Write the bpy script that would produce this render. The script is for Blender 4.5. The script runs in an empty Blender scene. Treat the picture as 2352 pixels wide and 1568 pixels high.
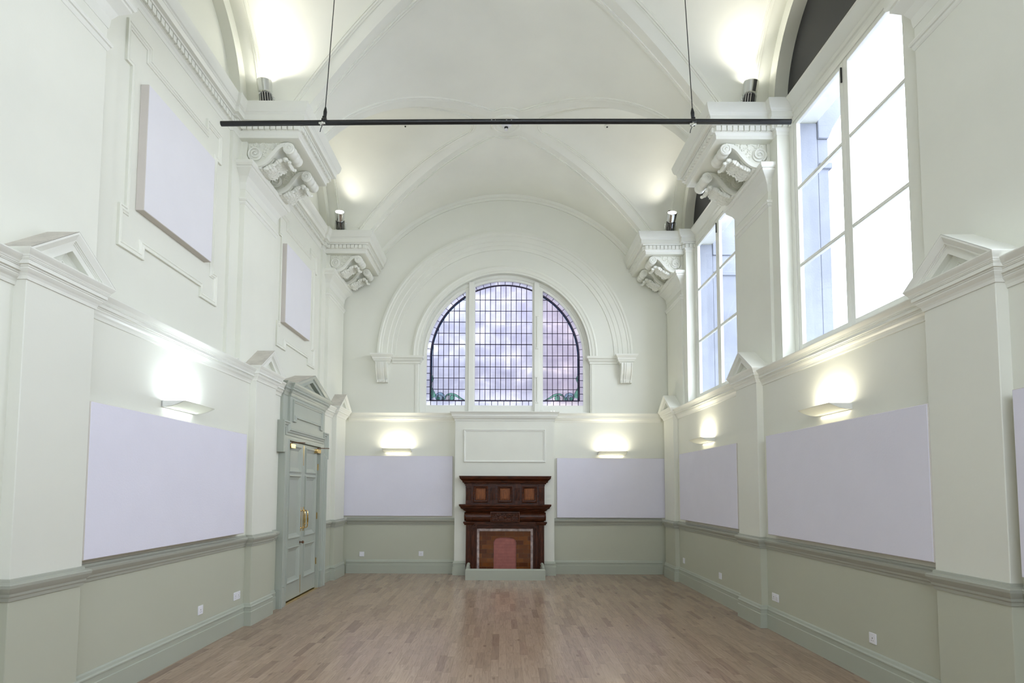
import bpy, bmesh, math, random
from mathutils import Vector, Matrix
PI = math.pi
sin, cos, sqrt = math.sin, math.cos, math.sqrt
C = bpy.context.scene.collection
random.seed(7)

# ------------------------------------------------------------------ measures
BAY = 3.2                       # bay spacing along y
PC = [0.416, 3.616, 6.816, 10.016]   # pilaster centres
BC = [2.016, 5.216, 8.416]      # bay centres
YB, D = -2.75, 10.55             # back wall, end wall
XB, XP, XU = 2.97, 2.895, 3.115 # lower bay plane, lower pilaster face, upper wall
ZC = 5.90                       # top of the high cornice
RM, CM = 3.07, 4.08             # main vault radius and centre height
RC = 1.25                       # cross vault radius

# ------------------------------------------------------------------ materials
def new_mat(name):
    m = bpy.data.materials.new(name); m.use_nodes = True
    nt = m.node_tree; b = nt.nodes['Principled BSDF']
    return m, nt, b
def N(nt, typ, **kw):
    n = nt.nodes.new(typ)
    for k, v in kw.items():
        if k == 'ins':
            for a, c in v.items(): n.inputs[a].default_value = c
        else: setattr(n, k, v)
    return n
def math_node(nt, op, a, b=None, c=None):
    n = N(nt, 'ShaderNodeMath', operation=op)
    for i, v in enumerate((a, b, c)):
        if v is None: continue
        if isinstance(v, (int, float)): n.inputs[i].default_value = v
        else: nt.links.new(v, n.inputs[i])
    return n.outputs[0]
def ramp(nt, fac, stops):
    r = N(nt, 'ShaderNodeValToRGB'); e = r.color_ramp.elements
    e[0].position, e[0].color = stops[0][0], (*stops[0][1], 1)
    e[1].position, e[1].color = stops[-1][0], (*stops[-1][1], 1)
    for p, c in stops[1:-1]:
        x = e.new(p); x.color = (*c, 1)
    nt.links.new(fac, r.inputs[0]); return r.outputs[0]
def add_bump(nt, b, scale, strength, dist=0.002, detail=3):
    tc = N(nt, 'ShaderNodeTexCoord')
    no = N(nt, 'ShaderNodeTexNoise', ins={'Scale': scale, 'Detail': detail})
    bu = N(nt, 'ShaderNodeBump', ins={'Strength': strength, 'Distance': dist})
    nt.links.new(tc.outputs['Object'], no.inputs['Vector']); nt.links.new(no.outputs[0], bu.inputs['Height'])
    nt.links.new(bu.outputs[0], b.inputs['Normal']); return no
def paint(name, col, rough=.55, var=.03, scale=1.3, bump=.25):
    m, nt, b = new_mat(name)
    tc = N(nt, 'ShaderNodeTexCoord'); no = N(nt, 'ShaderNodeTexNoise', ins={'Scale': scale, 'Detail': 4})
    nt.links.new(tc.outputs['Object'], no.inputs['Vector'])
    lo = tuple(c * (1 - var) for c in col); hi = tuple(min(1, c * (1 + var)) for c in col)
    nt.links.new(ramp(nt, no.outputs[0], [(.3, lo), (.7, hi)]), b.inputs['Base Color'])
    b.inputs['Roughness'].default_value = rough
    add_bump(nt, b, 60, bump, .0015)
    return m
CW = (.765, .77, .69)       # off-white wall paint
CG = (.51, .52, .42)      # grey green dado paint
M = {}
M['white'] = paint('cream_white_paint', CW)
M['ceil'] = paint('ceiling_white_paint', (.86, .865, .79), .7)
M['green'] = paint('grey_green_paint', CG, .42)
M['skirt'] = paint('grey_green_gloss_paint', (.43, .455, .38), .3)
M['rail'] = paint('grey_dado_rail_paint', (.40, .41, .35), .33)
M['gloss'] = paint('white_gloss_paint', (.79, .795, .73), .35)
M['doorp'] = paint('door_green_grey_paint', (.40, .43, .375), .36)
M['dusty'] = paint('dusty_plaster', (.56, .53, .47), .9, .15, 9, 1)
M['lune'] = paint('charcoal_paint', (.034, .034, .036), .6)
M['fabric'] = paint('pale_lilac_acoustic_fabric', (.75, .735, .83), .95, .015, 3, .6)
M['fabric_top'] = paint('pale_pinkish_acoustic_fabric', (.72, .71, .745), .95, .015, 3, .6)
M['edge'] = paint('beige_fabric_edge', (.60, .56, .52), .9)
M['plastic'] = paint('white_plastic', (.82, .82, .86), .3, .01)
M['dark'] = paint('dark_slot', (.02, .02, .02), .5)
M['stone'] = paint('grey_blue_stone', (.20, .215, .255), .9, .12, 3, 1)
M['marble'] = paint('veined_grey_marble', (.42, .34, .32), .25, .45, 14, .2)
def two_tone(name, zsplit=.93):
    m, nt, b = new_mat(name)
    g = N(nt, 'ShaderNodeNewGeometry'); sx = N(nt, 'ShaderNodeSeparateXYZ'); nt.links.new(g.outputs['Position'], sx.inputs[0])
    f = math_node(nt, 'GREATER_THAN', sx.outputs[2], zsplit)
    tc = N(nt, 'ShaderNodeTexCoord'); no = N(nt, 'ShaderNodeTexNoise', ins={'Scale': 1.1, 'Detail': 4})
    nt.links.new(tc.outputs['Object'], no.inputs['Vector'])
    mx = N(nt, 'ShaderNodeMix', data_type='RGBA', ins={6: (*CG, 1), 7: (*CW, 1)})
    nt.links.new(f, mx.inputs[0])
    v = ramp(nt, no.outputs[0], [(.3, (.96, .96, .96)), (.7, (1, 1, 1))])
    mu = N(nt, 'ShaderNodeMix', data_type='RGBA', blend_type='MULTIPLY', ins={0: 1.0})
    nt.links.new(mx.outputs[2], mu.inputs[6]); nt.links.new(v, mu.inputs[7]); nt.links.new(mu.outputs[2], b.inputs['Base Color'])
    b.inputs['Roughness'].default_value = .5
    add_bump(nt, b, 60, .25, .0015)
    return m
M['wall'] = two_tone('wall_paint_two_tone')
def simple(name, col, rough=.4, metal=0, emit=None, strength=0):
    m, nt, b = new_mat(name); b.inputs['Base Color'].default_value = (*col, 1)
    b.inputs['Roughness'].default_value = rough; b.inputs['Metallic'].default_value = metal
    if emit: b.inputs['Emission Color'].default_value = (*emit, 1); b.inputs['Emission Strength'].default_value = strength
    add_bump(nt, b, 90, .05)
    return m
M['black'] = simple('black_powder_coat', (.006, .007, .008), .35)
M['scratch'] = simple('scratched_metal', (.5, .5, .5), .4, .6)
M['brass'] = simple('polished_brass', (.85, .60, .25), .18, 1)
M['chrome'] = simple('brushed_aluminium', (.75, .76, .75), .22, 1)
M['knob'] = simple('brown_knob', (.12, .05, .02), .35)
M['sconce'] = simple('white_enamel', (.78, .79, .76), .35)
M['tube_warm'] = simple('warm_lamp_tube', (1, 1, 1), .5, 0, (1, .93, .76), 3)
M['tube_cool'] = simple('cool_lamp_tube', (1, 1, 1), .5, 0, (.86, .95, 1), 3)
M['lampface'] = simple('floodlight_glass', (1, 1, 1), .5, 0, (1, .97, .90), 12)
def shell_glow(name, col):      # frosted strip of the wall light body that lets lamp light through
    m, nt, b = new_mat(name)
    b.inputs['Base Color'].default_value = (.85, .86, .82, 1); b.inputs['Roughness'].default_value = .4
    tr = N(nt, 'ShaderNodeBsdfTranslucent', ins={'Color': (*col, 1)})
    mx = N(nt, 'ShaderNodeMixShader', ins={0: .45})
    nt.links.new(b.outputs[0], mx.inputs[1]); nt.links.new(tr.outputs[0], mx.inputs[2])
    nt.links.new(mx.outputs[0], nt.nodes['Material Output'].inputs[0]); add_bump(nt, b, 90, .05); return m
M['shell'] = shell_glow('frosted_lamp_shell', (.9, .9, .85))

def wood(name, dark, light, rough=.32, axis=0):
    m, nt, b = new_mat(name)
    tc = N(nt, 'ShaderNodeTexCoord'); mp = N(nt, 'ShaderNodeMapping')
    mp.inputs['Scale'].default_value = (2, 14, 14) if axis == 0 else (14, 14, 2)
    no = N(nt, 'ShaderNodeTexNoise', ins={'Scale': 4, 'Detail': 7, 'Distortion': .6})
    nt.links.new(tc.outputs['Object'], mp.inputs[0]); nt.links.new(mp.outputs[0], no.inputs['Vector'])
    nt.links.new(ramp(nt, no.outputs[0], [(.3, dark), (.7, light)]), b.inputs['Base Color'])
    b.inputs['Roughness'].default_value = rough; b.inputs['Specular IOR Level'].default_value = .28
    bu = N(nt, 'ShaderNodeBump', ins={'Strength': .2, 'Distance': .002}); nt.links.new(no.outputs[0], bu.inputs['Height']); nt.links.new(bu.outputs[0], b.inputs['Normal'])
    return m
M['mahog'] = wood('dark_mahogany', (.020, .0052, .0016), (.098, .025, .0072))
M['mahogv'] = wood('dark_mahogany_upright', (.020, .0052, .0016), (.098, .025, .0072), .36, 2)
M['mahogp'] = wood('lighter_mahogany_panel', (.13, .034, .007), (.27, .085, .016), .36, 2)

def bricks(name, c1, c2, mortar, w, h, ms, rough, axes='xz', bump=.6):
    m, nt, b = new_mat(name)
    g = N(nt, 'ShaderNodeTexCoord'); s = N(nt, 'ShaderNodeSeparateXYZ'); nt.links.new(g.outputs['Object'], s.inputs[0])
    cb = N(nt, 'ShaderNodeCombineXYZ'); nt.links.new(s.outputs['xyz'.index(axes[0])], cb.inputs[0]); nt.links.new(s.outputs['xyz'.index(axes[1])], cb.inputs[1])
    br = N(nt, 'ShaderNodeTexBrick', ins={'Color1': (*c1, 1), 'Color2': (*c2, 1), 'Mortar': (*mortar, 1), 'Scale': 1, 'Mortar Size': ms, 'Brick Width': w, 'Row Height': h, 'Mortar Smooth': .2})
    nt.links.new(cb.outputs[0], br.inputs['Vector'])
    no = N(nt, 'ShaderNodeTexNoise', ins={'Scale': 14, 'Detail': 4}); nt.links.new(g.outputs['Object'], no.inputs['Vector'])
    v = ramp(nt, no.outputs[0], [(.25, (.75, .75, .75)), (.75, (1, 1, 1))])
    mu = N(nt, 'ShaderNodeMix', data_type='RGBA', blend_type='MULTIPLY', ins={0: 1.0})
    nt.links.new(br.outputs[0], mu.inputs[6]); nt.links.new(v, mu.inputs[7]); nt.links.new(mu.outputs[2], b.inputs['Base Color'])
    bu = N(nt, 'ShaderNodeBump', ins={'Strength': bump, 'Distance': .004}); bu.invert = True
    nt.links.new(br.outputs[1], bu.inputs['Height']); nt.links.new(bu.outputs[0], b.inputs['Normal'])
    b.inputs['Roughness'].default_value = rough
    return m
M['tile'] = bricks('brown_glazed_brick', (.24, .075, .014), (.10, .026, .007), (.17, .085, .045), .165, .078, .003, .22)
M['pink'] = bricks('pink_painted_brick', (.43, .145, .12), (.40, .135, .11), (.34, .105, .09), .22, .055, .0015, .6)
M['redbrick'] = bricks('red_brick', (.20, .085, .08), (.17, .075, .07), (.20, .17, .165), .23, .075, .01, .85)

def floor_mat():
    m, nt, b = new_mat('laminate_wood_strip_floor')
    g = N(nt, 'ShaderNodeTexCoord'); s = N(nt, 'ShaderNodeSeparateXYZ'); nt.links.new(g.outputs['Object'], s.inputs[0])
    W, Ln = .068, .46
    row = math_node(nt, 'FLOOR', math_node(nt, 'DIVIDE', s.outputs[0], W))
    wr = N(nt, 'ShaderNodeTexWhiteNoise', noise_dimensions='1D'); nt.links.new(row, wr.inputs['W'])
    yy = math_node(nt, 'ADD', math_node(nt, 'DIVIDE', s.outputs[1], Ln), math_node(nt, 'MULTIPLY', wr.outputs[0], 7.0))
    col = math_node(nt, 'FLOOR', yy)
    cb = N(nt, 'ShaderNodeCombineXYZ'); nt.links.new(row, cb.inputs[0]); nt.links.new(col, cb.inputs[1])
    wn = N(nt, 'ShaderNodeTexWhiteNoise', noise_dimensions='3D'); nt.links.new(cb.outputs[0], wn.inputs['Vector'])
    base = ramp(nt, wn.outputs[0], [(0, (.285, .190, .135)), (.10, (.345, .240, .170)), (.5, (.385, .270, .193)), (.85, (.42, .298, .215)), (1, (.33, .22, .16))])
    # grain, stretched along the strip, shifted per strip
    off = N(nt, 'ShaderNodeVectorMath', operation='MULTIPLY_ADD'); nt.links.new(wn.outputs['Color'], off.inputs[0]); off.inputs[1].default_value = (9, 9, 9)
    sc = N(nt, 'ShaderNodeMapping'); sc.inputs['Scale'].default_value = (38, 3.2, 1); nt.links.new(g.outputs['Object'], sc.inputs[0]); nt.links.new(sc.outputs[0], off.inputs[2])
    gn = N(nt, 'ShaderNodeTexNoise', ins={'Scale': 1.0, 'Detail': 6, 'Distortion': 1.6}); nt.links.new(off.outputs[0], gn.inputs['Vector'])
    gr = ramp(nt, gn.outputs[0], [(.30, (.78, .76, .75)), (.5, (.96, .96, .96)), (.7, (1.08, 1.08, 1.08))])
    mu = N(nt, 'ShaderNodeMix', data_type='RGBA', blend_type='MULTIPLY', ins={0: 1.0}); nt.links.new(base, mu.inputs[6]); nt.links.new(gr, mu.inputs[7])
    # knots: few dark blotches
    sk = N(nt, 'ShaderNodeMapping'); sk.inputs['Scale'].default_value = (6.5, 2.6, 1); nt.links.new(g.outputs['Object'], sk.inputs[0])
    vo = N(nt, 'ShaderNodeTexVoronoi', ins={'Scale': 1.0, 'Randomness': 1}); nt.links.new(sk.outputs[0], vo.inputs['Vector'])
    kn = ramp(nt, vo.outputs['Distance'], [(.02, (.50, .44, .42)), (.13, (1, 1, 1))])
    mk = N(nt, 'ShaderNodeMix', data_type='RGBA', blend_type='MULTIPLY', ins={0: .8}); nt.links.new(mu.outputs[2], mk.inputs[6]); nt.links.new(kn, mk.inputs[7])
    # seams
    fx = math_node(nt, 'FRACT', math_node(nt, 'DIVIDE', s.outputs[0], W)); fy = math_node(nt, 'FRACT', yy)
    sx = math_node(nt, 'LESS_THAN', fx, .02); sy = math_node(nt, 'LESS_THAN', fy, .004)
    se = math_node(nt, 'MAXIMUM', sx, sy)
    ms = N(nt, 'ShaderNodeMix', data_type='RGBA', ins={7: (.13, .08, .055, 1)}); nt.links.new(math_node(nt, 'MULTIPLY', se, .55), ms.inputs[0]); nt.links.new(mk.outputs[2], ms.inputs[6])
    nt.links.new(ms.outputs[2], b.inputs['Base Color'])
    rr = ramp(nt, gn.outputs[0], [(.3, (.25, .25, .25)), (.7, (.16, .16, .16))]); nt.links.new(rr, b.inputs['Roughness'])
    bu = N(nt, 'ShaderNodeBump', ins={'Strength': .12, 'Distance': .001}); nt.links.new(gn.outputs[0], bu.inputs['Height']); nt.links.new(bu.outputs[0], b.inputs['Normal'])
    return m
M['floor'] = floor_mat()
def glass_mat():
    m, nt, b = new_mat('clear_window_glass'); nt.nodes.remove(b)
    t = N(nt, 'ShaderNodeBsdfTransparent', ins={'Color': (.95, .97, 1, 1)}); gl = N(nt, 'ShaderNodeBsdfGlossy', ins={'Roughness': .03})
    lw_ = N(nt, 'ShaderNodeLayerWeight', ins={'Blend': .5}); mx = N(nt, 'ShaderNodeMixShader')
    nt.links.new(math_node(nt, 'ADD', math_node(nt, 'MULTIPLY', math_node(nt, 'POWER', lw_.outputs['Facing'], 5.0), .45), .02), mx.inputs[0]); nt.links.new(t.outputs[0], mx.inputs[1]); nt.links.new(gl.outputs[0], mx.inputs[2])
    nt.links.new(mx.outputs[0], nt.nodes['Material Output'].inputs[0]); return m
M['glass'] = glass_mat()
def leaded_glass():
    m, nt, b = new_mat('streaky_leaded_glass'); nt.nodes.remove(b)
    g = N(nt, 'ShaderNodeTexCoord'); s = N(nt, 'ShaderNodeSeparateXYZ'); nt.links.new(g.outputs['Object'], s.inputs[0])
    rx = math_node(nt, 'FLOOR', math_node(nt, 'DIVIDE', s.outputs[0], .0975)); rz = math_node(nt, 'FLOOR', math_node(nt, 'DIVIDE', s.outputs[2], .2155))
    cb = N(nt, 'ShaderNodeCombineXYZ'); nt.links.new(rx, cb.inputs[0]); nt.links.new(rz, cb.inputs[1])
    wn = N(nt, 'ShaderNodeTexWhiteNoise', noise_dimensions='3D'); nt.links.new(cb.outputs[0], wn.inputs['Vector'])
    mp = N(nt, 'ShaderNodeMapping'); mp.inputs['Scale'].default_value = (1.1, 1, 2.0); nt.links.new(g.outputs['Object'], mp.inputs[0])
    no = N(nt, 'ShaderNodeTexNoise', ins={'Scale': 1.6, 'Detail': 5, 'Distortion': .5}); nt.links.new(mp.outputs[0], no.inputs['Vector'])
    f = math_node(nt, 'ADD', math_node(nt, 'MULTIPLY', no.outputs[0], .88), math_node(nt, 'MULTIPLY', wn.outputs[0], .12))
    col = ramp(nt, f, [(.30, (.66, .67, .76)), (.48, (.75, .76, .84)), (.58, (.84, .85, .92)), (.66, (.99, .99, 1))])
    t = N(nt, 'ShaderNodeBsdfTransparent'); tl = N(nt, 'ShaderNodeBsdfTranslucent'); gl = N(nt, 'ShaderNodeBsdfGlossy', ins={'Roughness': .08})
    nt.links.new(col, t.inputs[0]); nt.links.new(col, tl.inputs[0])
    m1 = N(nt, 'ShaderNodeMixShader', ins={0: .5}); m2 = N(nt, 'ShaderNodeMixShader', ins={0: .05})
    nt.links.new(t.outputs[0], m1.inputs[1]); nt.links.new(tl.outputs[0], m1.inputs[2])
    nt.links.new(m1.outputs[0], m2.inputs[1]); nt.links.new(gl.outputs[0], m2.inputs[2])
    nt.links.new(m2.outputs[0], nt.nodes['Material Output'].inputs[0]); return m
M['leaded'] = leaded_glass()
def tinted(name, col):
    m, nt, b = new_mat(name); nt.nodes.remove(b)
    t = N(nt, 'ShaderNodeBsdfTransparent', ins={'Color': (*col, 1)}); tl = N(nt, 'ShaderNodeBsdfTranslucent', ins={'Color': (*col, 1)})
    g = N(nt, 'ShaderNodeTexCoord'); no = N(nt, 'ShaderNodeTexNoise', ins={'Scale': 25}); nt.links.new(g.outputs['Object'], no.inputs['Vector'])
    d = N(nt, 'ShaderNodeBsdfDiffuse', ins={'Color': tuple(c * .8 for c in col) + (1,)})
    m1 = N(nt, 'ShaderNodeMixShader'); nt.links.new(no.outputs[0], m1.inputs[0]); nt.links.new(t.outputs[0], m1.inputs[1]); nt.links.new(tl.outputs[0], m1.inputs[2])
    m2 = N(nt, 'ShaderNodeMixShader', ins={0: .12}); nt.links.new(m1.outputs[0], m2.inputs[1]); nt.links.new(d.outputs[0], m2.inputs[2])
    nt.links.new(m2.outputs[0], nt.nodes['Material Output'].inputs[0]); return m
M['g_green'] = tinted('green_stained_glass', (.30, .66, .46)); M['g_teal'] = tinted('teal_stained_glass', (.16, .42, .40))
M['g_blue'] = tinted('blue_grey_stained_glass', (.40, .58, .66)); M['g_cream'] = tinted('cream_stained_glass', (.85, .82, .80))
M['g_dark'] = tinted('deep_blue_stained_glass', (.02, .06, .11))
M['lead'] = simple('dark_lead_came', (.03, .022, .05), .5, .3)
M['courtbrick'] = bricks('pale_pinkish_brick', (.46, .27, .27), (.38, .22, .23), (.40, .33, .33), .23, .075, .01, .85)
M['render_w'] = paint('pale_render', (.46, .46, .49), .9, .22, .7, .5)

# ------------------------------------------------------------------ mesh helpers
class MB:
    def __init__(s): s.v = []; s.f = []; s.m = []; s.crisp = s.round = False
    def add(s, vs, fs, mat=0):
        o = len(s.v); s.v += [tuple(v) for v in vs]
        for f in fs: s.f.append([i + o for i in f]); s.m.append(mat)
    def box(s, x0, x1, y0, y1, z0, z1, mat=0):
        s.add([(x, y, z) for z in (z0, z1) for y in (y0, y1) for x in (x0, x1)],
              [(0, 2, 3, 1), (4, 5, 7, 6), (0, 1, 5, 4), (2, 6, 7, 3), (0, 4, 6, 2), (1, 3, 7, 5)], mat)
    def prism(s, poly, mp, h0, h1, mat=0, caps=(1, 1)):
        n = len(poly); vs = [mp(u, v, h0) for u, v in poly] + [mp(u, v, h1) for u, v in poly]
        fs = [(i, (i + 1) % n, n + (i + 1) % n, n + i) for i in range(n)]
        if caps[0]: fs.append(tuple(range(n - 1, -1, -1)))
        if caps[1]: fs.append(tuple(range(n, 2 * n)))
        s.add(vs, fs, mat)
    def sweep(s, path, prof, mp, closed=False, mat=0, cap=True):
        """path [(u,v)], profile [(o,h)]: o offsets to the left of the path direction, mitred"""
        n = len(path); dirs = []; s.crisp = True
        for i in range(n if closed else n - 1):
            a, b = path[i], path[(i + 1) % n]; l = math.hypot(b[0] - a[0], b[1] - a[1]); dirs.append(((b[0] - a[0]) / l, (b[1] - a[1]) / l))
        vs = []
        for i in range(n):
            if closed: d0, d1 = dirs[i - 1], dirs[i]
            else: d0 = dirs[max(0, i - 1)]; d1 = dirs[min(n - 2, i)]
            n0 = (-d0[1], d0[0]); n1 = (-d1[1], d1[0]); k = 1 + n0[0] * n1[0] + n0[1] * n1[1]
            k = max(k, .2); m = ((n0[0] + n1[0]) / k, (n0[1] + n1[1]) / k)
            for o, h in prof: vs.append(mp(path[i][0] + m[0] * o, path[i][1] + m[1] * o, h))
        p = len(prof); fs = []
        for i in range(n if closed else n - 1):
            j = (i + 1) % n
            for k in range(p - 1): fs.append((i * p + k, j * p + k, j * p + k + 1, i * p + k + 1))
        if cap and not closed and p > 2: fs.append(tuple(range(p))); fs.append(tuple(range(n * p - 1, (n - 1) * p - 1, -1)))
        s.add(vs, fs, mat)
    def grid(s, rows, mat=0, wrap=False):
        n = len(rows[0]); vs = [p for r in rows for p in r]; fs = []
        for i in range(len(rows) - 1):
            for j in range(n if wrap else n - 1):
                k = (j + 1) % n; fs.append((i * n + j, i * n + k, (i + 1) * n + k, (i + 1) * n + j))
        s.add(vs, fs, mat)
    def lathe(s, prof, o, ax, seg=20, mat=0, caps=True):
        """prof [(r,t)] about the axis ax through o"""
        s.round = True; ax = Vector(ax).normalized(); o = Vector(o); a = ax.orthogonal().normalized(); b = ax.cross(a)
        rows = [[tuple(o + ax * t + (a * cos(2 * PI * k / seg) + b * sin(2 * PI * k / seg)) * r) for k in range(seg)] for r, t in prof]
        s.grid(rows, mat, True)
        if caps:
            n = len(s.v) - seg * len(prof); s.f.append(list(range(n, n + seg))); s.m.append(mat)
            n = len(s.v) - seg; s.f.append(list(range(n, n + seg))); s.m.append(mat)
    def tube(s, pts, r, seg=10, mat=0):
        s.round = True; P = [Vector(p) for p in pts]; rows = []; up = None
        for i, p in enumerate(P):
            t = (P[min(i + 1, len(P) - 1)] - P[max(i - 1, 0)]).normalized()
            if up is None: up = t.orthogonal().normalized()
            else: up = (up - t * up.dot(t)).normalized()
            b = t.cross(up); rr = r[i] if isinstance(r, (list, tuple)) else r
            rows.append([tuple(p + (up * cos(2 * PI * k / seg) + b * sin(2 * PI * k / seg)) * rr) for k in range(seg)])
        s.grid(rows, mat, True)
        n = len(s.v) - seg * len(P); s.f.append(list(range(n, n + seg))); s.m.append(mat)
        n = len(s.v) - seg; s.f.append(list(range(n, n + seg))); s.m.append(mat)
    def ball(s, c, r, mat=0, seg=10, rings=6):
        s.round = True; rx, ry, rz = r if isinstance(r, (list, tuple)) else (r, r, r)
        rows = [[(c[0] + rx * sin(PI * i / rings) * cos(2 * PI * k / seg), c[1] + ry * sin(PI * i / rings) * sin(2 * PI * k / seg), c[2] + rz * cos(PI * i / rings)) for k in range(seg)] for i in range(rings + 1)]
        s.grid(rows, mat, True)
    def build(s, name, mats, parent=None, bevel=0, loc=None, smooth=True):
        me = bpy.data.meshes.new(name); L = Vector(loc) if loc else Vector((0, 0, 0))
        me.from_pydata([tuple(Vector(v) - L) for v in s.v], [], s.f)
        if not isinstance(mats, (list, tuple)): mats = [mats]
        for m in mats: me.materials.append(m)
        for p, i in zip(me.polygons, s.m): p.material_index = i; p.use_smooth = smooth
        bm = bmesh.new(); bm.from_mesh(me)
        bmesh.ops.recalc_face_normals(bm, faces=bm.faces); bm.to_mesh(me); bm.free()
        if smooth: me.set_sharp_from_angle(angle=math.radians(14 if s.crisp and not s.round else 32))
        ob = bpy.data.objects.new(name, me); C.objects.link(ob); ob.location = L
        if parent: ob.parent = parent; ob.location = L - Vector(parent.get('_o', (0, 0, 0))) if False else L
        if bevel:
            b = ob.modifiers.new('Bevel', 'BEVEL'); b.width = bevel; b.segments = 2; b.limit_method = 'ANGLE'; b.angle_limit = .6
        return ob
def tag(o, label, cat, group=None):
    o['label'] = label; o['category'] = cat
    if group: o['group'] = group
    return o
def struct(o): o['kind'] = 'structure'; return o
def empty(name, loc=(0, 0, 0)):
    o = bpy.data.objects.new(name, None); C.objects.link(o); o.location = loc; o.empty_display_size = .1; return o
def thing(name, label, cat, loc, group=None): return tag(empty(name, loc), label, cat, group)
def part(mb, name, mats, root, bevel=0, smooth=True):
    """mesh given in world coordinates, parented to an unrotated empty"""
    o = mb.build(name, mats, None, bevel, tuple(root.matrix_basis.translation) if not root.parent else None, smooth)
    o.parent = root; o.location = (0, 0, 0); return o
def sub(mb, name, mats, par, root, bevel=0):
    o = mb.build(name, mats, None, bevel, tuple(root.matrix_basis.translation)); o.parent = par; o.location = (0, 0, 0); return o
def copy_tree(o, loc, label, scale=None, swap=None):
    c = o.copy(); C.objects.link(c); c.location = loc; c['label'] = label
    if scale: c.scale = scale
    for ch in o.children:
        k = ch.copy(); C.objects.link(k); k.parent = c
        for g in ch.children:
            h = g.copy(); C.objects.link(h); h.parent = k
    return c
def PL(s): return lambda x, y, z: (s * x, y, z)       # plan map, mirrored for the left side
def WP(s): return lambda y, z, x: (s * x, y, z)       # map for shapes drawn on a side wall (y,z), depth x
def WE(u, v, h): return (u, h, v)                      # map for shapes drawn on the end wall (x,z), depth y

# ------------------------------------------------------------------ floor
fl = MB(); fl.box(-3.6, 3.6, YB - .2, D + .4, -.12, 0)
struct(fl.build('floor', M['floor']))

# ------------------------------------------------------------------ side walls
def ring(mb, s, yc, r0, r1, x0, x1, zc=ZC, n=40, mat=0):
    for a, b in ((x0, x1),):
        rows = []
        for i in range(n + 1):
            t = PI * i / n; c, d = cos(t), sin(t)
            rows.append([(s * a, yc + r0 * c, zc + r0 * d), (s * a, yc + r1 * c, zc + r1 * d), (s * b, yc + r1 * c, zc + r1 * d), (s * b, yc + r0 * c, zc + r0 * d)])
        mb.grid(rows, mat, True)
lw = MB()
lw.box(-3.5, -XB, YB, 7.66, 0, 2.93); lw.box(-3.5, -XB, 8.98, D + .1, 0, 2.93); lw.box(-3.5, -XB, 7.66, 8.98, 2.2, 2.93)   # opening for the doors
lw.box(-3.5, -XU, YB, D + .1, 2.9, 5.93); lw.box(-3.5, -3.17, YB, D + .1, 5.93, 7.4)
for yc in BC:
    ring(lw, -1, yc, 1.03, 1.19, 3.05, 3.2); ring(lw, -1, yc, 1.19, 1.30, 3.09, 3.2)
for yc in PC:
    lw.box(-3.2, -3.08, max(yc - .66, YB), min(yc + .66, D + .02), 2.9, 5.70)
struct(lw.build('wall_left', M['wall']))
rw = MB()
rw.box(XB, 3.5, YB, D + .1, 0, 2.93)
edges = [YB] + [v for yc in BC for v in (yc - 1.0, yc + 1.0)] + [D + .1]
for i in range(0, len(edges), 2): rw.box(3.055, 3.5, edges[i], edges[i + 1], 2.9, 5.93)
for yc in BC:
    rw.box(3.20, 3.5, yc - 1.0, yc + 1.0, 5.70, 5.93); rw.box(3.20, 3.5, yc - 1.0, yc + 1.0, 2.9, 3.0)
    ring(rw, 1, yc, 1.03, 1.19, 3.05, 3.26); ring(rw, 1, yc, 1.19, 1.30, 3.09, 3.26)
rw.box(3.24, 3.5, YB, D + .1, 5.93, 7.4)
struct(rw.build('wall_right', M['wall']))
lu = MB()
for yc in BC:
    lu.prism([(yc + 1.05 * cos(PI * i / 40), ZC + 1.05 * sin(PI * i / 40)) for i in range(41)], WP(1), 3.20, 3.235)
struct(lu.build('wall_lunette', M['lune']))

# ------------------------------------------------------------------ end and back walls
OR = 1.60; OZ = 4.03          # window opening radius and springing
def end_wall():
    mb = MB(); out = []
    pts = [(-OR, 2.93)] + [(-OR * cos(PI * i / 48), OZ + OR * sin(PI * i / 48)) for i in range(49)] + [(OR, 2.93)]
    # strips from the opening outline to the outer rectangle
    def outer(p):
        x, z = p
        if z <= OZ: return (-3.5 if x < 0 else 3.5, z)
        dx, dz = x, z - OZ; k = min(3.5 / abs(dx) if abs(dx) > 1e-6 else 1e9, (7.5 - OZ) / dz if dz > 1e-6 else 1e9); return (dx * k, OZ + dz * k)
    rows = [[(p[0], D, p[1]), (*[outer(p)[0]], D, outer(p)[1])] for p in pts]
    mb.grid(rows)
    # corner fills
    for s in (-1, 1): mb.add([(s * 3.5, D, 7.5), (s * 3.5, D, OZ + (7.5 - OZ) * .99), (s * 3.4, D, 7.5)], [(0, 1, 2)])
    mb.grid([[(p[0], D, p[1]), (p[0], D + .35, p[1])] for p in pts])      # reveal
    mb.box(-3.5, 3.5, D, D + .35, 0, 2.93)
    return mb
struct(end_wall().build('wall_end', M['wall']))
bw = MB()
for a_ in ((-3.5, -2.2, 0, 7.4), (2.2, 3.5, 0, 7.4), (-2.2, 2.2, 0, 2.9), (-2.2, 2.2, 5.7, 7.4)): bw.box(a_[0], a_[1], YB - .2, YB, a_[2], a_[3])
struct(bw.build('wall_back', M['wall']))

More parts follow.
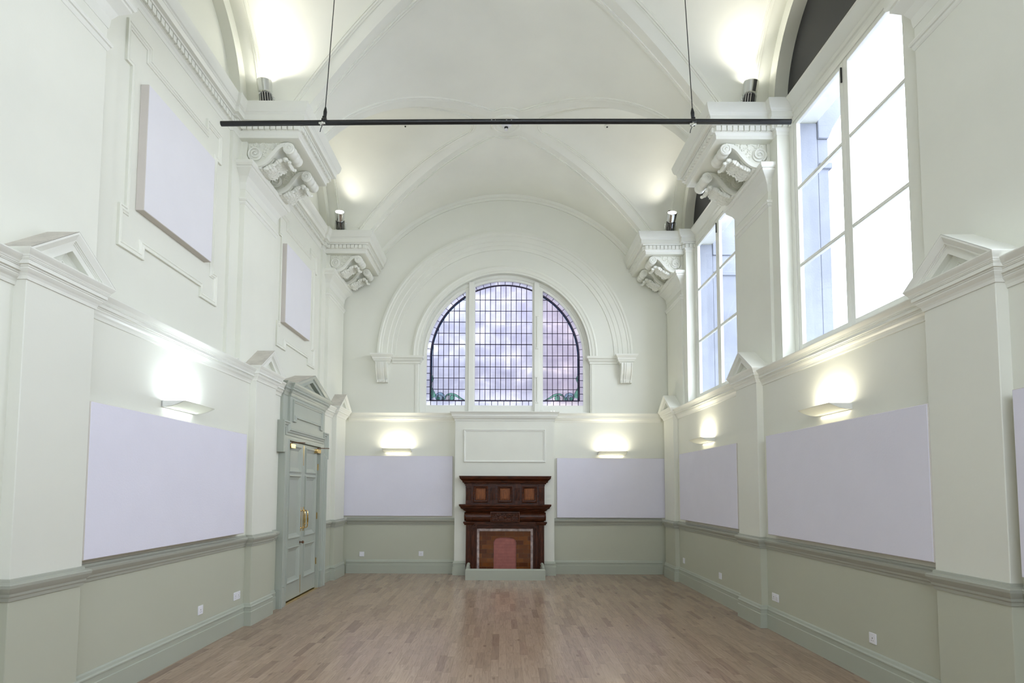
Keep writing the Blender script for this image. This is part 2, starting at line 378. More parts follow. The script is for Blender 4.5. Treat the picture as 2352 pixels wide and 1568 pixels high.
# ------------------------------------------------------------------ vaulted ceiling
def zmain(x): return CM + sqrt(max(RM * RM - x * x, 0))
def yg(x):
    z = zmain(x); return sqrt(max(RC * RC - (z - ZC) ** 2, 0)) if z - ZC < RC else 0
XS = sqrt(RM * RM - (ZC - CM) ** 2)      # main vault springing
def xg(z): return sqrt(max(RM * RM - (z - CM) ** 2, 0))
cl = MB()
nx = 60
spans = [(YB, None, BC[0], -1)]
def y_edge(which, x):
    k, sgn = which
    return BC[k] + sgn * yg(x)
webs = [((None, YB), (0, -1)), ((0, 1), (1, -1)), ((1, 1), (2, -1)), ((2, 1), (None, D + .06))]
for a, b in webs:
    rows = []
    for i in range(nx + 1):
        th = math.asin(XS / RM) * (2 * i / nx - 1); x = RM * sin(th); z = zmain(x)
        y0 = a[1] if a[0] is None else y_edge(a, x); y1 = b[1] if b[0] is None else y_edge(b, x)
        rows.append([(x, y0 + (y1 - y0) * j / 6, z) for j in range(7)])
    cl.grid(rows)
for yc in BC:
    for s in (-1, 1):
        rows = []
        for i in range(49):
            t = PI * i / 48; z = min(ZC + RC * sin(t), CM + RM); x0 = xg(z)
            rows.append([(s * (x0 + (3.2 - x0) * j / 8), yc + RC * cos(t), z) for j in range(9)])
        cl.grid(rows)
cl.box(-3.5, 3.5, YB - .2, D + .35, 7.45, 7.6)
struct(cl.build('ceiling', M['ceil']))

# vault panel mouldings, run on the curved surfaces
def surf_strip(mb, pts, nrm, w=.062, hs=(0, .016, .016, .007, .020, .020, .007, .013, 0)):
    P = [Vector(p) for p in pts]; n = len(hs); rows = []; mb.crisp = True
    for i, p in enumerate(P):
        t = P[min(i + 1, len(P) - 1)] - P[max(i - 1, 0)]
        if t.length < 1e-6: continue
        t.normalize(); nn = Vector(nrm[i]).normalized(); b = t.cross(nn).normalized()
        us = [-.5, -.5, -.25, -.2, -.15, .12, .18, .5, .5]
        rows.append([tuple(p + b * (us[k] * w) + nn * (hs[k] - .001)) for k in range(n)])
    mb.grid(rows)
def side_map(s, yc, a, x):      # developed (a = arc length on the cross vault, x)
    t = a / RC; return (s * x, yc + RC * cos(t), ZC + RC * sin(t)), (0, -cos(t), -sin(t))
tm = MB(); OFF = .15
for yc in BC:
    for s in (-1, 1):
        # groin in developed coordinates, left half, offset inward
        G = []
        for i in range(61):
            a = (PI / 2) * RC * i / 60; z = ZC + RC * sin(a / RC); G.append((a, xg(min(z, CM + RM - 1e-5)) if z < CM + RM else 0))
        Q = []
        for i in range(1, 60):
            dx, dy = G[i + 1][0] - G[i - 1][0], G[i + 1][1] - G[i - 1][1]; l = math.hypot(dx, dy)
            q = (G[i][0] - dy / l * OFF, G[i][1] + dx / l * OFF)
            if .13 < q[0] < PI / 2 * RC - .0: Q.append(q)
        Q = [(a, max(x, .52)) for a, x in Q if x > .5]
        aa = Q[-1][0]; mid = PI / 2 * RC
        half = Q + ([(aa + (mid - aa) * .5, .50), (mid, .485)] if aa < mid - .02 else [(mid, Q[-1][1])])
        full = half + [(2 * mid - a, x) for a, x in reversed(half[:-1])]
        pn = [side_map(s, yc, a, x) for a, x in full]; surf_strip(tm, [p for p, q in pn], [q for p, q in pn])
        for a0 in (.13, PI * RC - .13):
            x0 = [x for a, x in full][0]
            pn = [side_map(s, yc, a0, x0 - .03 + (2.93 - x0) * k / 4) for k in range(5)]; surf_strip(tm, [p for p, q in pn], [q for p, q in pn])
        pn = [side_map(s, yc, .13 + (PI * RC - .26) * k / 40, 2.9) for k in range(41)]; surf_strip(tm, [p for p, q in pn], [q for p, q in pn])
# main vault webs: edge line along each groin, arc near the boss, short line above each springer
def groin_line(k, sg):
    pts = []; nr = []
    n = 60; tm_ = math.asin((XS - .06) / RM)
    for i in range(n + 1):
        x = RM * sin(tm_ * (2 * i / n - 1)); e = 1e-3
        sl = (yg(abs(x) + e) - yg(max(abs(x) - e, 0))) / (2 * e) if abs(x) > .05 else .6
        y = yg(x) + OFF * sqrt(1 + sl * sl * .7)
        if abs(x) < .25: y = max(y if abs(x) > .23 else 0, sqrt(.36 ** 2 - x * x))
        pts.append((x, BC[k] + sg * y, zmain(x))); nr.append((-x, 0, -(zmain(x) - CM)))
    return pts, nr
for k, sg in ((0, 1), (1, -1), (1, 1), (2, -1), (2, 1)):
    p, n = groin_line(k, sg); surf_strip(tm, p, n)
for yc in PC[1:3]:
    for s in (-1, 1):
        x = XS - .06; surf_strip(tm, [(s * x, yc - .17 + .34 * k / 4, zmain(x)) for k in range(5)], [(-s * x, 0, -(zmain(x) - CM))] * 5)
struct(tm.build('trim_1', M['ceil']))
# ring along the end wall vault, thin crack line under it
t2 = MB()
def arc_ring(mb, r, zc, prof, y0=D, n=72, a0=0, a1=PI, mat=0):
    """prof [(dr, out)] swept round a circle on the end wall; out is towards the room"""
    rows = []; mb.crisp = True
    for i in range(n + 1):
        t = a0 + (a1 - a0) * i / n; rows.append([((r + dr) * cos(t), y0 - o, zc + (r + dr) * sin(t)) for dr, o in prof])
    mb.grid(rows, mat)
arc_ring(t2, RM - .10, CM, [(-.005, -.02), (-.005, .02), (.04, .02), (.05, .035), (.10, .045)], a0=.62, a1=PI - .62)
# ------------------------------------------------------------------ archivolt over the end window
prof_o = [(.035, -.01), (.035, .055), (.0, .06), (-.02, .045), (-.05, .045), (-.06, .035), (-.15, .035), (-.16, .025), (-.23, .025), (-.24, .015), (-.31, .015), (-.315, -.01)]
arc_ring(t2, 2.36, OZ, prof_o)
prof_i = [(.14, -.01), (.14, .03), (.11, .04), (.085, .028), (.04, .025), (.03, .015), (-.005, .015), (-.005, -.02)]
arc_ring(t2, OR, OZ, prof_i)
for s in (-1, 1):     # impost band from the corbel to the opening, and strips down the jamb
    pr = [(-.02, 3.885), (0, 3.885), (.018, 3.89), (.022, 3.925), (.04, 3.94), (.055, 3.975), (.075, 3.99), (.08, 4.03), (-.02, 4.035)]
    t2.sweep([(s * 2.11, D), (s * 1.61, D), (s * 1.61, D + .12)], [(o * (1 if s > 0 else -1), h) for o, h in pr], lambda x, y, z: (x, y, z))
    t2.sweep([(s * 1.665, 2.94), (s * 1.665, 3.885)], [(-.012, D), (-.012, D - .012), (.04, D - .012), (.055, D + .001)] if s > 0 else [(.012, D), (.012, D - .012), (-.04, D - .012), (-.055, D + .001)], WE)
struct(t2.build('trim_2', M['white']))

# ------------------------------------------------------------------ running mouldings
SK = [(-.02, 0), (.028, 0), (.028, .155), (.020, .160), (.020, .198), (.026, .203), (.026, .212), (.018, .222), (.012, .240), (.004, .250), (-.02, .250)]
DR = [(-.02, .885), (.010, .885), (.014, .905), (.022, .915), (.024, .930), (.040, .950), (.048, .965), (.050, .982), (.044, .988), (.016, .996), (.012, 1.012), (-.02, 1.02)]
CRN = [(-.02, 2.79), (.008, 2.79), (.010, 2.797), (.012, 2.81), (.020, 2.826), (.032, 2.838), (.038, 2.848), (.038, 2.856), (.044, 2.858), (.044, 2.866), (.058, 2.869), (.058, 2.893), (.063, 2.894), (.063, 2.900), (.067, 2.901), (.067, 2.907), (.070, 2.910), (.074, 2.920), (.084, 2.932), (.092, 2.942), (.096, 2.950), (.096, 2.956), (-.10, 2.956)]
CRB = [(o * 1.05, z - .035) for o, z in CRN[:-1]] + [(-.20, 2.921)]
def LP(prof, s): return prof if s < 0 else [(-o, h) for o, h in prof]
# straight runs between the pilasters. walking +y the room lies right of the left wall path; PL mirrors
def run(mb, s, prof, y0, y1, x=XB):
    mb.sweep([(x, y0), (x, y1)], prof, PL(s))      # left of +y is -x: towards the room in the mirrored frame
for s, side in ((-1, 'left'), (1, 'right')):
    b = MB(); r = MB(); c = MB()
    segs = [(YB, PC[0] - .28), (PC[0] + .28, PC[1] - .28), (PC[1] + .28, PC[2] - .28)]
    segs += [(PC[2] + .28, PC[3] - .28)] if s > 0 else [(PC[2] + .28, 7.44), (9.20, PC[3] - .28)]
    for y0, y1 in segs:
        run(b, s, SK, y0, y1); run(r, s, DR, y0, y1)
    segs = [(YB, PC[0] - .28), (PC[0] + .28, PC[1] - .28), (PC[1] + .28, PC[2] - .28)]
    segs += [(PC[2] + .28, PC[3] - .28)] if s > 0 else [(PC[2] + .28, 7.44), (9.20, PC[3] - .28)]
    for y0, y1 in segs: run(c, s, CRB, y0, y1)
    for y0, y1 in ((PC[3] + .28, D),): run(b, s, SK, y0, y1)
    struct(b.build('baseboard_' + side, M['skirt'])); struct(r.build('trim_%d' % (3 if s < 0 else 4), M['rail'])); struct(c.build('trim_%d' % (5 if s < 0 else 6), M['gloss']))
# end wall runs
BX, BY = .905, 10.36      # chimney breast half width and face
e = MB(); r = MB(); c = MB()
for a, b_ in ((-XP + .0, -BX + .0), (BX, XP)):
    e.sweep([(b_, D), (a, D)][::1], [(o, h) for o, h in SK], lambda x, y, z: (x, y, z)) if False else None
def endrun(mb, prof, x0, x1, y=D):     # towards the room = -y = right of +x
    mb.sweep([(x0, y), (x1, y)], [(-o, h) for o, h in prof], lambda x, yy, z: (x, yy, z))
for a, b_ in ((-2.9, -BX), (BX, 2.9)):
    endrun(e, SK, a, b_); endrun(r, DR, a, b_)
    endrun(c, CRN, a, b_)
brp = [(-BX, D), (-BX, BY), (BX, BY), (BX, D)]
MPL = lambda x, y, z: (x, y, z)
ep = MB(); ep.sweep([(-BX, D), (-BX, BY), (-.70, BY)], [(-o, h) for o, h in SK], MPL); ep.sweep([(.70, BY), (BX, BY), (BX, D)], [(-o, h) for o, h in SK], MPL)
struct(e.build('baseboard_end', M['skirt'])); struct(r.build('trim_7', M['rail'])); struct(c.build('trim_8', M['gloss']))
struct(ep.build('baseboard_chimney', M['skirt']))
cb = MB(); cb.box(-BX, BX, BY, D + .02, 0, 2.93); struct(cb.build('wall_chimney', M['white']))
cc = MB(); cc.sweep(brp, [(-o, h) for o, h in CRN], MPL)
cc.sweep([(-.745, 2.035), (.745, 2.035), (.745, 2.635), (-.745, 2.635)], [(0, BY + .005), (0, BY - .016), (.01, BY - .02), (.018, BY - .012), (.032, BY - .010), (.04, BY + .005)], WE, True)
struct(cc.build('trim_9', M['gloss']))

# ------------------------------------------------------------------ lower pilasters with pediments
def tri_rings(mb, s, yc, z0, hw, slope, xf, depths, xback, roof=1, zx=0):
    """nested raking mouldings. depths: [(inset, x)] from outside inwards, x distance of the face from the centre line"""
    def T(d):
        w = hw - d / sin(slope); return [(yc - w, z0), (yc, z0 + w * math.tan(slope)), (yc + w, z0)]
    P = [[(s * x, y, z) for y, z in T(d)] for d, x in depths]
    for a, b in zip(P[:-1], P[1:]):
        mb.add(a + b, [(0, 1, 4, 3), (1, 2, 5, 4)])
    mb.add(P[-1], [(0, 1, 2)])
def pilaster(s, yc, label, cut=None):
    root = thing('pilaster', label, 'pilaster', (s * XP, yc, 0), 'lower wall pilasters with pediments')
    hw = .285; y1 = min(yc + hw, D + .0)
    m = MB(); m.box(min(s * XP, s * 3.0), max(s * XP, s * 3.0), yc - hw, y1, 0, 2.93)
    part(m, 'shaft', M['wall'], root, .004)
    path = [(2.985, yc - hw), (XP, yc - hw), (XP, yc + hw), (2.985, yc + hw)]
    # walking this path (towards -x, then +y): room is on the right -> offsets negative
    def sw(prof, name, mat, k=1):
        m = MB(); m.sweep([(x, y) for x, y in path], [(-0 + o * k, h) for o, h in prof], PL(s)); return part(m, name, mat, root)
    sw(SK, 'plinth', M['skirt']); sw([(o * .85, h) for o, h in DR], 'dado_band', M['rail'])
    sw([(o * .90, h) for o, h in CRN], 'cornice', M['gloss'])
    # pediment: front mouldings, then the roof slopes back to the wall
    m = MB(); W = .372; sl = math.atan(.262 / W); lip = XP - .086
    tri_rings(m, s, yc, 2.95, W, sl, lip, [(0, lip), (.012, lip), (.022, lip + .006), (.045, lip + .020), (.050, lip + .020), (.051, lip + .027), (.058, lip + .027), (.059, lip + .033), (.068, lip + .033), (.069, lip + .038), (.104, lip + .040), (.105, lip + .082), (.114, lip + .084), (.120, lip + .090), (.150, lip + .108), (.154, lip + .102), (.160, lip + .102), (.161, lip + .108)], 3.02)
    part(m, 'pediment', M['gloss'], root)
    m = MB(); A = [(yc - W, 2.952), (yc, 2.952 + W * math.tan(sl)), (yc + W, 2.952)]
    m.add([(s * lip, y, z) for y, z in A] + [(s * 3.06, y, z) for y, z in A], [(0, 1, 4, 3), (1, 2, 5, 4), (3, 4, 5)])
    part(m, 'pediment_roof', M['dusty'] if s < 0 else M['gloss'], root)
    return root
L1 = 'low two tone pilaster with pediment, '
pilaster(-1, PC[1], L1 + 'on the left wall at the picture edge')
pilaster(-1, PC[2], L1 + 'on the left wall just before the grey green doors')
pilaster(-1, PC[3], L1 + 'in the far left corner beyond the doors')
pilaster(1, PC[1], L1 + 'on the right wall at the picture edge')
pilaster(1, PC[2], L1 + 'on the right wall between the two lilac panels')
pilaster(1, PC[3], L1 + 'in the far right corner by the end wall')

# ------------------------------------------------------------------ upper pilasters
def upper_pilaster(s, yc, label):
    root = thing('wall_pilaster', label, 'pilaster', (s * 3.02, yc, 2.93), 'tall upper wall pilasters')
    hw = .45 if s < 0 else .43; xb = 3.09 if s < 0 else 3.065
    m = MB(); m.box(min(s * 3.02, s * xb), max(s * 3.02, s * xb), yc - hw, min(yc + hw, D), 2.93, 5.565)
    part(m, 'shaft', M['white'], root, .003)
    path = [(xb, yc - hw), (3.02, yc - hw), (3.02, yc + hw), (xb, yc + hw)]
    m = MB(); m.sweep(path, [(-.01, 4.99), (.003, 4.99), (.008, 5.01), (.014, 5.07), (.045, 5.13), (.09, 5.18), (.105, 5.195), (.105, 5.215), (.118, 5.22), (.13, 5.24), (.13, 5.275), (-.01, 5.28)], PL(s)); part(m, 'capital', M['gloss'], root)
    m = MB(); m.sweep(path, [(-.01, 4.81), (.004, 4.815), (.012, 4.83), (.014, 4.85), (.024, 4.855), (.03, 4.87), (.024, 4.885), (-.01, 4.89)], PL(s)); part(m, 'astragal', M['gloss'], root)
    return root
for s, nm in ((-1, 'left'), (1, 'right')):
    for yc, w in ((PC[1], 'nearest, at the top corner'), (PC[2], 'above the middle small pediment'), (PC[3], 'farthest, beside the end wall')):
        upper_pilaster(s, yc, 'tall white pilaster high on the %s wall, %s' % (nm, w))

# ------------------------------------------------------------------ high entablature
EN = [(-.02, 5.56), (.004, 5.56), (.004, 5.60), (.012, 5.61), (.02, 5.625), (.03, 5.63), (.03, 5.69), (.062, 5.695), (.066, 5.71), (.10, 5.715), (.102, 5.775), (.108, 5.78), (.112, 5.79), (.125, 5.80), (.14, 5.83), (.15, 5.87), (.155, 5.90), (-.25, 5.90)]
def dentils(mb, s, path, prof_o=.03):
    """little blocks below the corona along the plan path (same walk as the sweep)"""
    for (x0, y0), (x1, y1) in zip(path[:-1], path[1:]):
        l = math.hypot(x1 - x0, y1 - y0); d = ((x1 - x0) / l, (y1 - y0) / l); nrm = (-d[1], d[0]); k = max(1, int((l + .05) / .062))
        st = (l + .05) / k
        for i in range(k):
            a = -.025 + st * (i + .11); b = a + st * .80
            P = [(x0 + d[0] * t + nrm[0] * o, y0 + d[1] * t + nrm[1] * o) for t, o in ((a, .025), (b, .025), (b, .058), (a, .058))]
            mb.prism(P, PL(s), 5.632, 5.688)
def entab(s, yc, label):
    root = thing('entablature_block', label, 'entablature', (s * 2.4, yc, 5.52), 'projecting entablature blocks on scroll brackets')
    hw = .52; so = .66 if s < 0 else .60; xs = 3.08 if s < 0 else 3.055; xw = XU if s < 0 else 3.20
    ye = D if yc > 10 else None
    path = [(xw, yc - so), (xs, yc - so), (xs, yc - hw), (2.40, yc - hw), (2.40, min(yc + hw, D + .0))]
    if not ye: path += [(xs, yc + hw), (xs, yc + so), (xw, yc + so)]
    m = MB(); m.sweep(path, EN, PL(s)); part(m, 'cornice', M['gloss'], root)
    m = MB(); y1 = D if ye else yc + hw
    m.box(min(s * 2.41, s * 3.09), max(s * 2.41, s * 3.09), yc - hw + .008, y1 - .008, 5.562, 5.89)
    part(m, 'core', M['white'], root)
    m = MB(); dp = path[1:] if not ye else path[1:]
    dentils(m, s, path); part(m, 'dentil_course', M['gloss'], root)
for s, nm in ((-1, 'left'), (1, 'right')):
    for yc, w in ((PC[1], 'nearest, above the view'), (PC[2], 'middle one behind the black pipe end'), (PC[3], 'in the far corner')):
        entab(s, yc, 'white dentilled entablature block on the %s wall, %s' % (nm, w))
# straight cornice runs, left wall
t = MB(); td = MB()
for a, b_ in ((YB, PC[0] - .66), (PC[0] + .66, PC[1] - .66), (PC[1] + .66, PC[2] - .66), (PC[2] + .66, PC[3] - .66)):
    t.sweep([(XU, a), (XU, b_)], EN, PL(-1)); dentils(t, -1, [(XU, a), (XU, b_)])
for a, b_ in ((PC[0] - .66, PC[0] + .66),): t.sweep([(XU, a), (XU, b_)], EN, PL(-1))
struct(t.build('trim_10', M['gloss']))
t = MB()
WN = [(-.02, 5.70), (.003, 5.70), (.006, 5.74), (.02, 5.75), (.022, 5.79), (.035, 5.80), (.06, 5.83), (.085, 5.86), (.10, 5.875), (.105, 5.90), (-.02, 5.90)]
for yc in BC: t.sweep([(3.20, yc - 1.0), (3.20, yc + 1.0)], WN, PL(1))
t.sweep([(XU, PC[0] - .62), (XU, PC[0] + .62)], EN, PL(1))
struct(t.build('trim_11', M['gloss']))

# ------------------------------------------------------------------ scroll brackets
def smooth_path(pts, n=6):
    out = []; P = [pts[0]] + list(pts) + [pts[-1]]
    for i in range(1, len(P) - 2):
        for k in range(n):
            t = k / n; p = []
            for d in range(len(pts[0])):
                a, b, c, e_ = P[i - 1][d], P[i][d], P[i + 1][d], P[i + 2][d]
                p.append(.5 * (2 * b + (c - a) * t + (2 * a - 5 * b + 4 * c - e_) * t * t + (3 * b - a - 3 * c + e_) * t ** 3))
            out.append(tuple(p))
    out.append(tuple(pts[-1])); return out
def spiral(c, r, turns, a0, sg, w0, n=40):
    return [(c[0] + r * (1 - .86 * i / n) * cos(a0 + sg * 2 * PI * turns * i / n), c[1] + r * (1 - .86 * i / n) * sin(a0 + sg * 2 * PI * turns * i / n)) for i in range(n + 1)]
def make_bracket():
    """local: u (+x) out from the wall, w = y, z from the soffit down"""
    root = thing('scroll_bracket', '', 'bracket', (0, 0, 0), 'scroll brackets under the entablature blocks')
    H = .145; UP = lambda u, z, w: (u, w, z * 1.16)
    lo, uo = (.088, -.115), (.480, -.062)
    sp = smooth_path([(uo[0] + .01, -.004), (.40, -.012), (.335, -.05), (.275, -.115), (.215, -.175), (.15, -.208), (.085, -.212), (.03, -.19), (.002, -.14)], 6)
    m = MB()      # S band, thicker in the middle, with raised edges
    for w0, w1, th in ((-H, -H + .035, .040), (-H + .035, H - .035, .030), (H - .035, H, .040)):
        top = []; bot = []
        for i, p in enumerate(sp):
            a, b = sp[max(i - 1, 0)], sp[min(i + 1, len(sp) - 1)]; l = math.hypot(b[0] - a[0], b[1] - a[1]); n = (-(b[1] - a[1]) / l, (b[0] - a[0]) / l)
            top.append(p); bot.append((p[0] + n[0] * th, p[1] + n[1] * th))
        rows = [[UP(*t_, w0), UP(*t_, w1), UP(*b_, w1), UP(*b_, w0)] for t_, b_ in zip(top, bot)]
        m.grid(rows, 0, True)
    part(m, 'scroll_band', M['gloss'], root)
    m = MB()      # front roll: turned drum with rings
    pr = []
    for k in range(29):
        u = k / 28; pr.append((.068 * (.84 + .16 * abs(cos(3 * PI * u)) ) if 0 < k < 28 else .060, -H - .004 + (2 * H + .008) * u))
    m.lathe(pr, (uo[0], 0, uo[1] * 1.16), (0, 1, 0), 24)
    for w in (-H - .006, H + .006):
        sgn = -1 if w < 0 else 1
        m.tube([(u, w, z) for u, z in spiral((uo[0], uo[1] * 1.16), .058, 1.6, PI / 2, 1, 0)], [.008 * (1 - .4 * i / 40) for i in range(41)], 6); m.ball((uo[0], w, uo[1] * 1.16), .013)
    part(m, 'front_roll', M['gloss'], root)
    m = MB()
    m.lathe([(.07, -H + .012), (.078, -H + .016), (.078, H - .016), (.07, H - .012)], (lo[0], 0, lo[1] * 1.16), (0, 1, 0), 28)
    for w in (-H + .004, H - .004):
        m.tube([(u, w, z) for u, z in spiral((lo[0], lo[1] * 1.16), .080, 1.9, -PI / 2 - .4, -1, 0, 50)], [.011 * (1 - .5 * i / 50) for i in range(51)], 6); m.ball((lo[0], w, lo[1] * 1.16), (.016, .012, .016))
    part(m, 'wall_volute', M['gloss'], root)
    m = MB()      # carved filling above the band
    poly = [(0, .03), (.46, .03), (.40, -.02), (.335, -.06), (.275, -.125), (.215, -.18), (.12, -.20), (0, -.19)]
    m.prism(poly, UP, -H + .03, H - .03)
    rnd = random.Random(3)
    for w in (-H + .028, H - .028):
        for c, r0, a0, sg in (((.185, -.045), .050, 2.5, -1), ((.27, -.035), .036, 1.2, -1), ((.12, -.012), .030, 2.0, 1), ((.20, -.115), .030, .5, 1), ((.34, -.018), .022, .8, 1), ((.055, -.03), .022, 0, 1)):
            pts = [(c[0] + r0 * (1 - .8 * i / 16) * cos(a0 + sg * 4.6 * i / 16), w, c[1] + r0 * (1 - .8 * i / 16) * sin(a0 + sg * 4.6 * i / 16)) for i in range(17)]
            pts = [(a_, b_, c2 * 1.16) for a_, b_, c2 in pts]; m.tube(pts, [.010 * (1 - .5 * i / 16) for i in range(17)], 6)
            for q in range(6):
                t_ = a0 + sg * q * .8; rr = r0 * (1.15 - .1 * q); m.ball((c[0] + rr * cos(t_), w, 1.16 * (c[1] + rr * sin(t_))), (.013, .009, .011), 0, 6, 4)
        for q in range(7): m.ball((.20 + .03 * q, w, 1.16 * (-.16 + .026 * q)), (.009, .008, .009), 0, 6, 4)
    part(m, 'carved_relief', M['white'], root)
    # acanthus leaf hugging the underside, lobed edges, tip curling out under the roll
    m = MB()
    lp = smooth_path([(.03, -.225), (.10, -.245), (.18, -.250), (.25, -.225), (.31, -.190), (.365, -.155), (.415, -.140), (.452, -.160), (.462, -.185), (.448, -.200)], 14)
    rows = []; n = len(lp)
    for i, p in enumerate(lp):
        t_ = i / (n - 1); a, b = lp[max(i - 1, 0)], lp[min(i + 1, n - 1)]; l = math.hypot(b[0] - a[0], b[1] - a[1]); nn = ((b[1] - a[1]) / l, -(b[0] - a[0]) / l)
        lob = abs(sin(t_ * PI * 5.0)) ** .5 * (.72 + .28 * abs(sin(t_ * PI * 20))); hwid = (.128 - .045 * t_) * (.60 + .42 * lob) if t_ > .2 else .12
        if t_ > .93: hwid *= (1 - t_) / .07 * .6 + .4
        row = []
        K = 26
        for k in range(K + 1):
            v = 2 * k / K - 1; edge = abs(v)
            dep = .010 * (1 - edge ** 2) + .016 * abs(cos(v * PI * 3.5 + 2.2 * sin(t_ * PI * 5) * edge)) * (.4 + .6 * lob) + (.026 * lob * edge ** 3 if t_ > .2 else 0)
            row.append(UP(p[0] + nn[0] * dep, p[1] + nn[1] * dep, v * hwid))
        for k in range(K, -1, -1):
            v = 2 * k / K - 1; row.append(UP(p[0] - nn[0] * .010, p[1] - nn[1] * .010, v * hwid * .97))
        rows.append(row)
    m.grid(rows, 0, True)
    for i in range(9):     # drilled beads along the midrib and side lobes
        t_ = .25 + .6 * i / 9; p = lp[int(t_ * (n - 1))]; m.ball((p[0], 0, 1.16 * p[1] - .024), (.013, .013, .011), 0, 6, 4)
    for i in range(5):
        t_ = .24 + .15 * i; p = lp[int(t_ * (n - 1))]
        for w in (-1, 1): m.ball((p[0] + .012, w * (.108 - .03 * t_), 1.16 * p[1] - .010), (.024, .018, .020), 0, 8, 5)
    part(m, 'acanthus_leaf', M['gloss'], root)
    # bed that joins leaf and band
    m = MB(); m.prism([(-.01, -.19), (.06, -.215), (.15, -.215), (.22, -.185), (.27, -.14), (.30, -.155), (.25, -.215), (.18, -.255), (.10, -.25), (-.01, -.225)], UP, -.085, .085)
    part(m, 'stem_bed', M['white'], root)
    return root
proto = make_bracket(); first = True
BL = {(-1, 1): 'nearest left wall block', (-1, 2): 'left wall middle block', (-1, 3): 'far left corner block', (1, 1): 'nearest right wall block', (1, 2): 'right wall middle block', (1, 3): 'far right corner block'}
for s in (-1, 1):
    for k in (1, 2, 3):
        for dy, w in ((-.30, 'nearer'), (.30, 'farther')):
            if k == 1 and dy < 0: continue
            loc = (s * 3.018, PC[k] + dy, 5.562)
            if k == 3: loc = (loc[0], PC[k] + dy, 5.562)
            lab = 'carved acanthus scroll bracket, %s one of the %s' % (w, BL[(s, k)])
            sc = (-s, 1, 1)
            if first: proto.location = loc; proto.scale = sc; proto['label'] = lab; first = False
            else: copy_tree(proto, loc, lab, sc)

# ------------------------------------------------------------------ moulded frames and panels on the left wall
EAR = [(-.816, 5.37), (-.816, 5.01), (-.746, 5.01), (-.746, 3.82), (-.820, 3.82), (-.820, 3.475), (-.49, 3.475), (-.49, 3.58), (.41, 3.58), (.41, 3.475), (.74, 3.475), (.74, 3.81), (.655, 3.81), (.655, 5.03), (.74, 5.03), (.74, 5.355), (.43, 5.355), (.43, 5.245), (-.49, 5.245), (-.49, 5.36)]
t = MB()
for yc in (BC[1], BC[2] - .02):
    t.sweep([(yc + a, z) for a, z in EAR], [(0, XU + .005), (0, XU - .022), (.012, XU - .024), (.018, XU - .016), (.030, XU - .014), (.036, XU - .02), (.044, XU - .012), (.055, XU - .008), (.058, XU + .005)], WP(-1), True)
struct(t.build('trim_12', M['white']))
def rect_panel(name, label, cat, group, mp, u0, u1, v0, v1, hb, hf, mat):
    root = thing(name, label, cat, mp((u0 + u1) / 2, v0, hb), group)
    m = MB(); m.prism([(u0, v0), (u1, v0), (u1, v1), (u0, v1)], mp, hb, hf - (hf - hb) * .04)
    part(m, 'panel_body', M['edge'], root, .004)
    m = MB(); e_ = (hf - hb) * .06
    m.prism([(u0 + .004, v0 + .004), (u1 - .004, v0 + .004), (u1 - .004, v1 - .004), (u0 + .004, v1 - .004)], mp, hf - e_, hf)
    part(m, 'fabric_face', mat, root, .003)
    return root
G1 = 'large lilac acoustic panels on the lower walls'
rect_panel('acoustic_panel', 'large pale lilac acoustic panel on the left wall below the cool white light', 'acoustic panel', G1, WP(-1), 3.90, 6.31, 1.05, 2.145, XB, 2.885, M['fabric'])
rect_panel('acoustic_panel', 'large pale lilac acoustic panel on the right wall, the nearer big one', 'acoustic panel', G1, WP(1), 3.90, 6.31, 1.06, 2.150, XB, 2.885, M['fabric'])
rect_panel('acoustic_panel', 'lilac acoustic panel on the right wall near the far corner, between two pilasters', 'acoustic panel', G1, WP(1), 7.11, 9.41, 1.06, 2.135, XB, 2.885, M['fabric'])
rect_panel('acoustic_panel', 'sliver of lilac acoustic panel at the right picture edge, before the nearest pilaster', 'acoustic panel', G1, WP(1), .80, 3.25, 1.06, 2.13, XB, 2.885, M['fabric'])
rect_panel('acoustic_panel', 'lilac acoustic panel on the end wall left of the fireplace', 'acoustic panel', G1, WE, -2.955, -.955, 1.045, 2.155, D, D - .05, M['fabric'])
rect_panel('acoustic_panel', 'lilac acoustic panel on the end wall right of the fireplace', 'acoustic panel', G1, WE, .965, 2.955, 1.025, 2.125, D, D - .05, M['fabric'])
G2 = 'tall pale acoustic panels high on the left wall'
rect_panel('acoustic_panel', 'pale upright acoustic panel high on the left wall, the larger nearer one', 'acoustic panel', G2, WP(-1), 4.61, 5.715, 3.86, 4.955, XU, 3.04, M['fabric_top'])
rect_panel('acoustic_panel', 'pale upright acoustic panel high on the left wall, the smaller one above the doors', 'acoustic panel', G2, WP(-1), 7.71, 8.72, 3.83, 4.945, XU, 3.04, M['fabric_top'])

